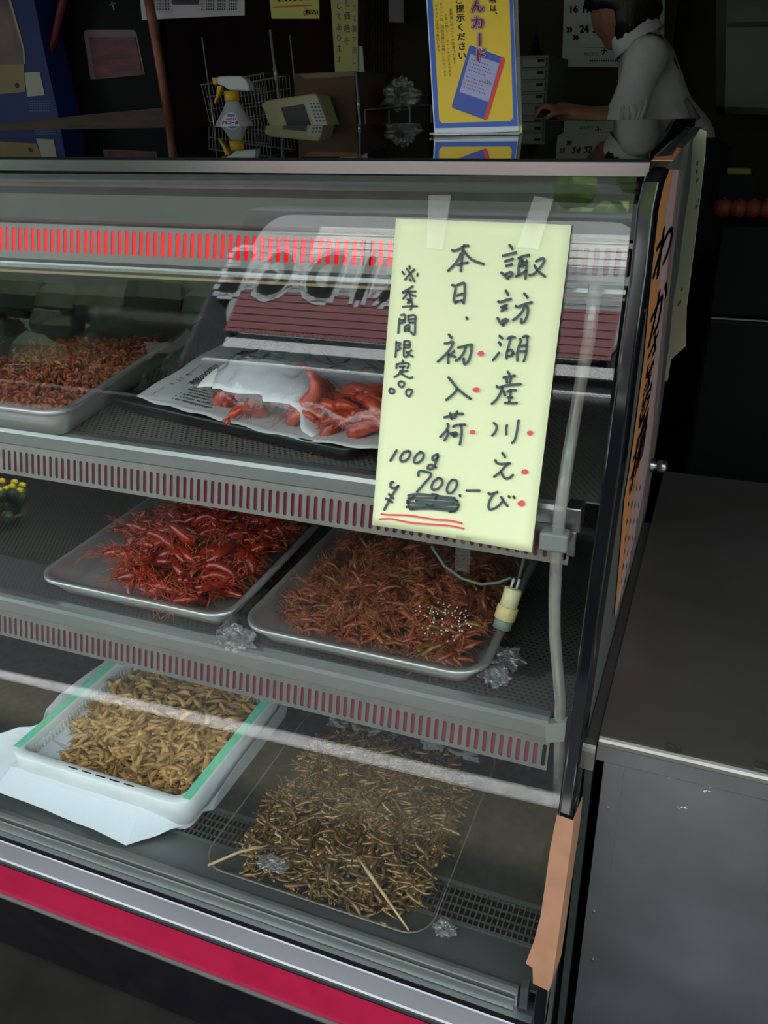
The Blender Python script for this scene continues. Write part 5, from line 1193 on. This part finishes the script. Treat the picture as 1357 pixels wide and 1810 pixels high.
o = MB().lathe([(.022, 0), (.022, .006), (.014, .016), (.010, .03), (.012, .033), (.007, .036), (.005, .055), (.006, .057), (.002, .06), (.0008, .085)], (at_y(938, 96, yd)[0], yd+.06, A_[2]), 8).build('tower', black_mat, tw)
ycal = 3.64; cal = card('wall_calendar', 'large paper calendar on the back wall behind the person in white', 'calendar', ((1003, -210), (1180, -200), (1172, 120), (993, 118)), ycal, mat('calendar_paper', lin(236, 244, 238), .75), .004)
mbk, mbr, mbb = MB(), MB(), MB(); cm = px_map(ycal-.001)
for wk in range(6):
    for d in range(7):
        n = 1+wk*7+d-6
        if n < 1 or n > 30: continue
        x = 1013+d*22.3-(wk-3)*3.0; y = 17+(wk-3)*35
        sz = 18
        if n in (23, 30): x, y, sz = (1006, 53, 11) if n == 23 else (1017, 67, 11)
        if n == 30: pass
        put_text((mbr if d == 0 else mbb if d == 6 else mbk), str(n), x, y, sz, cm, .9, -.02, .7)
mbk.build('weekday_number', ink, cal, fix=False); mbr.build('sunday_number', mat('calendar_red', lin(200, 60, 80), .7), cal, fix=False); mbb.build('saturday_number', mat('calendar_blue', lin(90, 100, 180), .7), cal, fix=False)
mb = MB(); put_text(mb, '株式会社', 1045, 95.5, 6.5, cm); put_text(mb, 'ナ', 1067.5, 92, 13, cm, 1, 0, .5); mb.ribbon([(1032, 84), (1095, 84)], .8, cm)
for x in range(1042, 1092, 4): mb.quad(cm(x, 106), cm(x+2.5, 106), cm(x+2.5, 109), cm(x, 109))
mb.build('maker_line', ink, cal, fix=False)
decal(cal, 'red_print', [[(1105, -195), (1172, -195), (1170, -150), (1105, -152)]], ycal-.001, MATS['calendar_red'])
struct('trim_2', MB().box(at_y(1182, 0, 3.66)[0], at_y(1200, 0, 3.66)[0], 3.62, 3.7, .32, 2.5), mat('dark_post_wood', (.035, .026, .02), .7))

# dark things behind the worktop
fr = thing('black_freezer', 'black chest freezer in the dark behind the stainless counter', 'freezer', (.6, 2.3, 0))
ylid = 2.05; zl = at_y(1280, 560, ylid)[2]
MB().box(-.03, 1.5, ylid, 2.34, 0, zl-.006).build('body', black_mat, fr, bevel=.01); zf = at_y(1305, 368, 2.18)[2]-.022
MB().box(-.03, 1.5, ylid-.004, 2.34, zl, zf).build('lid', black_mat, fr, bevel=.008)
MB().box(-.02, 1.49, ylid-.005, ylid+.001, zl-.005, zl-.002).build('lid_seal', mat('seal_grey', (.25, .25, .25), .5), fr)
of = mat('orange_peel', lin(120, 50, 24), .6, bump=.4, bscale=200)
for k, (px, py) in enumerate(((1278, 362), (1305, 368), (1332, 362), (1354, 372))):
    c = at_y(px, py, 2.18); lbs = ('orange fruit on the freezer, nearest the display case', 'orange fruit on the freezer, second from the display case', 'orange fruit on the freezer, third from the display case', 'orange fruit on the freezer, furthest from the display case')
    fx_ = thing('orange_fruit', lbs[k], 'orange', (c[0], 2.18, zf), 'oranges on the freezer')
    MB().ball((c[0], 2.18, zf+.021), (.022, .022, .021), 16, 12).build('fruit', of, fx_, smooth=True); MB().lathe([(.004, 0), (.003, .004)], (c[0], 2.18, zf+.040), 6).build('stem', mat('stem_green%d' % k, (.05, .07, .02), .7), fx_)
yp = at_y(1305, 303, 2.26); pkx = thing('yellow_packet', 'small yellow packet lying in the dark behind the oranges', 'packet', yp)
p_ = [at_y(*p, 2.26) for p in ((1284, 297), (1327, 298), (1328, 310), (1284, 309))]
MB().slab(p_, (0, .05, 0)).build('packet', mat('packet_yellow', lin(120, 104, 34), .6), pkx, bevel=.004); MB().box(p_[0][0]-.01, p_[1][0]+.01, 2.25, 2.33, zf, p_[3][2]).build('packet_base', black_mat, pkx)
ca = card('dark_glass_cabinet', 'dark framed glass cabinet against the back wall, right of the person', 'cabinet', ((1265, -150), (1420, -150), (1420, 205), (1265, 200)), 3.3, mat('cabinet_glass_dark', (.012, .014, .012), .3), .3, part='body')
mb = MB(); 
for p in (((1265, -150), (1285, -150), (1280, 200), (1265, 200)), ((1265, 188), (1420, 192), (1420, 205), (1265, 200)), ((1285, 40), (1420, 36), (1420, 46), (1285, 48))): mb.slab([at_y(*t, 3.29) for t in p], (0, .012, 0))
mb.build('frame', mat('cabinet_frame', (.05, .052, .045), .6), ca)

# lamp holder hanging on its cable inside the case, below the upper shelf
ls = thing('lamp_holder', 'cream lamp holder with grey collar dangling from a cable inside the case', 'lamp holder', at_y(897, 1075, .97)); ivory = mat('ivory_plastic', lin(214, 204, 160), .4); ivory2 = mat('ivory_collar', lin(204, 184, 130), .4)
A_, B_ = at_y(908, 1040, .975), at_y(886, 1110, .955); d = B_-A_; L = np.linalg.norm(d)
seg = lambda t: tuple(A_+d*t)
MB().tube([seg(0), seg(.02), seg(.45), seg(.46)], [.010, .0122, .0122, .010], 20).build('body', ivory, ls, smooth=True)
MB().tube([seg(.44), seg(.46), seg(.76), seg(.78)], [.013, .0146, .0146, .013], 20).build('collar', ivory2, ls, smooth=True)
MB().tube([seg(.77), seg(.78), seg(1.0), seg(1.01)], [.011, .0126, .0126, .009], 20).build('grey_end', mat('grey_ring', lin(110, 122, 116), .5), ls, smooth=True)
up = -d/L
for s in (-.004, .0035): p = A_+np.array([s, 0, 0]); MB().tube([p, p+up*.014], .0018, 8).build('pin', mat('pin_white%d' % (s > 0), lin(190, 196, 188), .3), ls, smooth=True)
cb = [at_y(*p, .99) for p in ((762, 965), (785, 1000), (815, 1022), (850, 1033), (880, 1030), (902, 1021), (909, 1030))]
cb2 = [at_y(*p, .985) for p in ((932, 960), (924, 995), (915, 1028))]
mb = MB(); mb.tube(cb, .0022, 8); mb.tube(cb2, .0022, 8)
mb.build('cable', mat('grey_cable', lin(92, 112, 104), .5), ls, smooth=True, fix=False)
# ------------------------------------------------------------------ the person behind the counter
YP = 2.95
def pp_(px, py, dy=0.0): return at_y(px, py, YP+dy)
per = thing('person', 'person in white long-sleeved turtleneck and dark apron leaning over the counter', 'person', (at_y(1170, 215, YP)[0], YP, .32))
skin_m = mat('skin', lin(176, 122, 98), .5, var=lin(164, 110, 88), vscale=12, sss=.1)
hair_m = mat('black_hair', (.010, .008, .008), .45, bump=.8, bscale=60, stretch=(1, 1, .25))
shirt_m = mat('white_knit', lin(244, 242, 240), .85, var=lin(234, 232, 232), vscale=14, bump=.35, bscale=35)
apron_m = mat('dark_apron', (.016, .016, .02), .8)
def skin_obj(chains, name, m, parent, voxel=.008, extra=None, smooth_it=4, root=0):
    """one continuous body from joint chains: [(point, radius), ...]; merged where chains share a point"""
    V = []; R_ = []; Ed = []; idx = {}
    def vid(p, r):
        k = tuple(round(float(c), 4) for c in p)
        if k not in idx: idx[k] = len(V); V.append(k); R_.append(r)
        return idx[k]
    mbx = MB()
    for ch in chains:
        pts = [np.array(p, float) for p, r in ch]; rs = [r for p, r in ch]
        Q, RQ = [], []
        for i in range(len(pts)-1):
            n = max(2, int(np.linalg.norm(pts[i+1]-pts[i])/.012))
            for k in range(n): t = k/n; Q.append(pts[i]*(1-t)+pts[i+1]*t); s = t*t*(3-2*t); RQ.append(rs[i]*(1-s)+rs[i+1]*s)
        Q.append(pts[-1]); RQ.append(rs[-1])
        mbx.tube([tuple(q) for q in Q], RQ, 14)
        mbx.ball(tuple(Q[0]), RQ[0], 12, 8); mbx.ball(tuple(Q[-1]), RQ[-1], 12, 8)
    for c, r in (extra or []): mbx.ball(tuple(c), r, 16, 12)
    o = mbx.build(name, m, parent, smooth=True)
    md = o.modifiers.new('join', 'REMESH'); md.mode = 'VOXEL'; md.voxel_size = voxel; md.use_smooth_shade = True
    if smooth_it: ms = o.modifiers.new('soften', 'SMOOTH'); ms.iterations = smooth_it; ms.factor = .5
    return o
S = (at_y(1100, 100, YP)[0]-at_y(1000, 100, YP)[0])/100.0      # metres per picture pixel at the figure
hc = pp_(1096, 20)                                             # middle of the head
chin = pp_(1082, 78); neck0 = pp_(1128, 72); neck1 = pp_(1112, 40)
shoulder = pp_(1143, 100, -.13); shoulder2 = pp_(1150, 95, .15); chest = pp_(1143, 118); waist = pp_(1160, 205); hip = pp_(1190, 262); 
elbow = pp_(1103, 214, -.20); wrist = pp_(1022, 203, -.22); hand = pp_(992, 196, -.22)
elbow2 = pp_(1095, 215, .18); wrist2 = pp_(1015, 210, .06); hand2 = pp_(988, 203, .02)
knee = np.array([hip[0]-.02, YP-.09, .78]); ank = np.array([hip[0]+.04, YP-.09, .40])
ch = [[(hc, .088), (neck1, .058), (neck0, .056), (chest, .075), (waist, .09), (hip, .11)],
      [(chest, .07), (shoulder, .05), (elbow, .040), (wrist, .027), (hand, .026)], [(chest, .07), (shoulder2, .05), (elbow2, .040), (wrist2, .027), (hand2, .026)],
      [(pp_(1098, 40), .062), (pp_(1085, 66), .036)], [(pp_(1076, 22), .03), (pp_(1062, 40), .013), (pp_(1069, 47), .012)], [(pp_(1085, 72), .022), (pp_(1076, 62), .018)]]
for s in (-1, 1):
    ch.append([(hip, .12), (hip+np.array([0, s*.08, -.1]), .085), (knee+np.array([0, .09+s*.09, 0]), .058), (ank+np.array([0, .09+s*.09, 0]), .038), (ank+np.array([-.05, .09+s*.09, -.05]), .035), (ank+np.array([-.17, .09+s*.09, -.055]), .024)])
for H_, W_ in ((hand, wrist), (hand2, wrist2)):
    d = (H_-W_); d /= np.linalg.norm(d); w = np.array([0, 1.0, 0])
    for k, (o_, L_) in enumerate(((-.024, .066), (-.008, .074), (.008, .070), (.022, .056))):
        b = H_+w*o_+d*.015; ch.append([(b, .0095), (b+d*L_*.45+np.array([0, 0, .006]), .0088), (b+d*L_*.75+np.array([0, 0, -.012]), .008), (b+d*L_*.85+np.array([0, 0, -.032]), .0066)])
    t = H_-d*.02+w*-.022+np.array([0, 0, .004]); ch.append([(t, .011), (t+d*.03+w*-.022+np.array([0, 0, -.012]), .0095), (t+d*.055+w*-.016+np.array([0, 0, -.028]), .0075)])
body = skin_obj(ch, 'body', skin_m, per, .007, [(hc+np.array([.02, 0, .01]), (.098, .078, .108)), (pp_(1113, 32, -.08), (.012, .010, .030)), (pp_(1113, 32, .08), (.012, .010, .030))], 3)
# eye and brow line on the side of the face turned to us
MB().ball(tuple(pp_(1074, 22, -.045)), (.008, .009, .009), 10, 8).build('eye', eye_black, per, smooth=True)
def hairf(u, v):
    a, b = 2*PI*u, PI*v; q = Vector((math.sin(b)*math.cos(a), math.sin(b)*math.sin(a), math.cos(b)))
    k = 1+.10*mnoise.noise(q*4)+.05*mnoise.noise(q*13)
    if q.x < .1 and q.z < .0: k *= max(.5, 1-.6*min(1, (.1-q.x)*1.4)*min(1, -q.z*2.6))
    c = hc+np.array([.006, 0, .012]); return tuple(c+np.array([q.x*.112, q.y*.098, q.z*.125])*k)
MB().grid(hairf, 40, 26).build('hair', hair_m, per, smooth=True, fix=False)
chest = pp_(1143, 118); waist = pp_(1160, 205)
sleeve = [[(neck0+np.array([0, 0, .01]), .058), (chest, .088), (pp_(1150, 160), .100), (waist, .108), (hip, .125)],
          [(chest, .08), (shoulder, .062), ((shoulder*.5+elbow*.5), .054), (elbow*.9+shoulder*.1, .056), (elbow*.86+wrist*.14, .050)],
          [(chest, .08), (shoulder2, .062), (elbow2*.9+shoulder2*.1, .056), (elbow2*.86+wrist2*.14, .050)]]
skin_obj(sleeve, 'shirt', shirt_m, per, .010, None, 4)
# folds gathered at the elbow and cuff
mb = MB()
for k in range(5):
    c = elbow*.87+wrist*.13+(elbow-wrist)/np.linalg.norm(elbow-wrist)*(.008+.014*k)+np.array([0, 0, .004*k]); r = .052-.001*k
    ax = (elbow-wrist)/np.linalg.norm(elbow-wrist); w = np.cross(ax, [0, 0, 1]); w /= np.linalg.norm(w); u_ = np.cross(ax, w)
    mb.tube([tuple(c+(w*math.cos(t)+u_*math.sin(t))*r+ax*.004*math.sin(3*t+k)) for t in [2*PI*i/18 for i in range(19)]], .006, 6)
mb.build('sleeve_cuff', shirt_m, per, smooth=True, fix=False)
ax = (neck1-neck0)/np.linalg.norm(neck1-neck0); w = np.cross(ax, [0, 1, 0]); w /= np.linalg.norm(w); u_ = np.cross(ax, w)
mb = MB()
L_ = []
for t, r in ((-.02, .078), (.004, .074), (.03, .071), (.048, .072), (.056, .070), (.05, .065), (.02, .064)):
    L_.append([tuple(neck0*.8+neck1*.2+ax*t+(w*math.cos(a)+u_*math.sin(a))*r) for a in [2*PI*i/24 for i in range(24)]])
mb.loops(L_, True).build('turtleneck', shirt_m, per, smooth=True, fix=False)
# apron: straps over the shoulder and round the waist, skirt below
mb = MB()
mb.tube([pp_(1128, 74, -.11), pp_(1148, 62, -.085), pp_(1165, 66, -.06), pp_(1190, 110, -.03), pp_(1208, 165, -.02), pp_(1217, 200, -.02)], .008, 6)
mb.tube([pp_(1128, 74, .11), pp_(1148, 60, .09), pp_(1170, 72, .07), pp_(1200, 130, .04), pp_(1217, 200, .02)], .008, 6)
mb.build('apron_strap', apron_m, per, smooth=True, fix=False)
L_ = []
for zz, rx, ry, ox in ((waist[2]-.03, .116, .128, .0), (hip[2], .155, .165, .01), (.9, .175, .19, .02), (.62, .19, .2, .02)):
    cx_ = hip[0]+ox if zz < hip[2]+.01 else waist[0]
    L_.append([(cx_+rx*math.cos(a), YP+ry*math.sin(a), zz) for a in [2*PI*i/28 for i in range(28)]])
MB().loops(L_, True).build('apron_skirt', apron_m, per, smooth=True, fix=False, solid=.004)
MB().tube([pp_(1212, 175, -.12), pp_(1222, 195, -.13), pp_(1230, 214, -.13)], [.006, .010, .014], 8).build('apron_bow', mat('bow_grey', lin(130, 132, 130), .8), per, smooth=True)
mb = MB()
for s in (-1, 1):
    a_ = ank+np.array([0, .09+s*.09, 0]); mb.tube([hip+np.array([0, s*.08, -.1]), knee+np.array([0, .09+s*.09, 0]), a_], [.098, .075, .058], 12)
mb.build('trousers', apron_m, per, smooth=True)
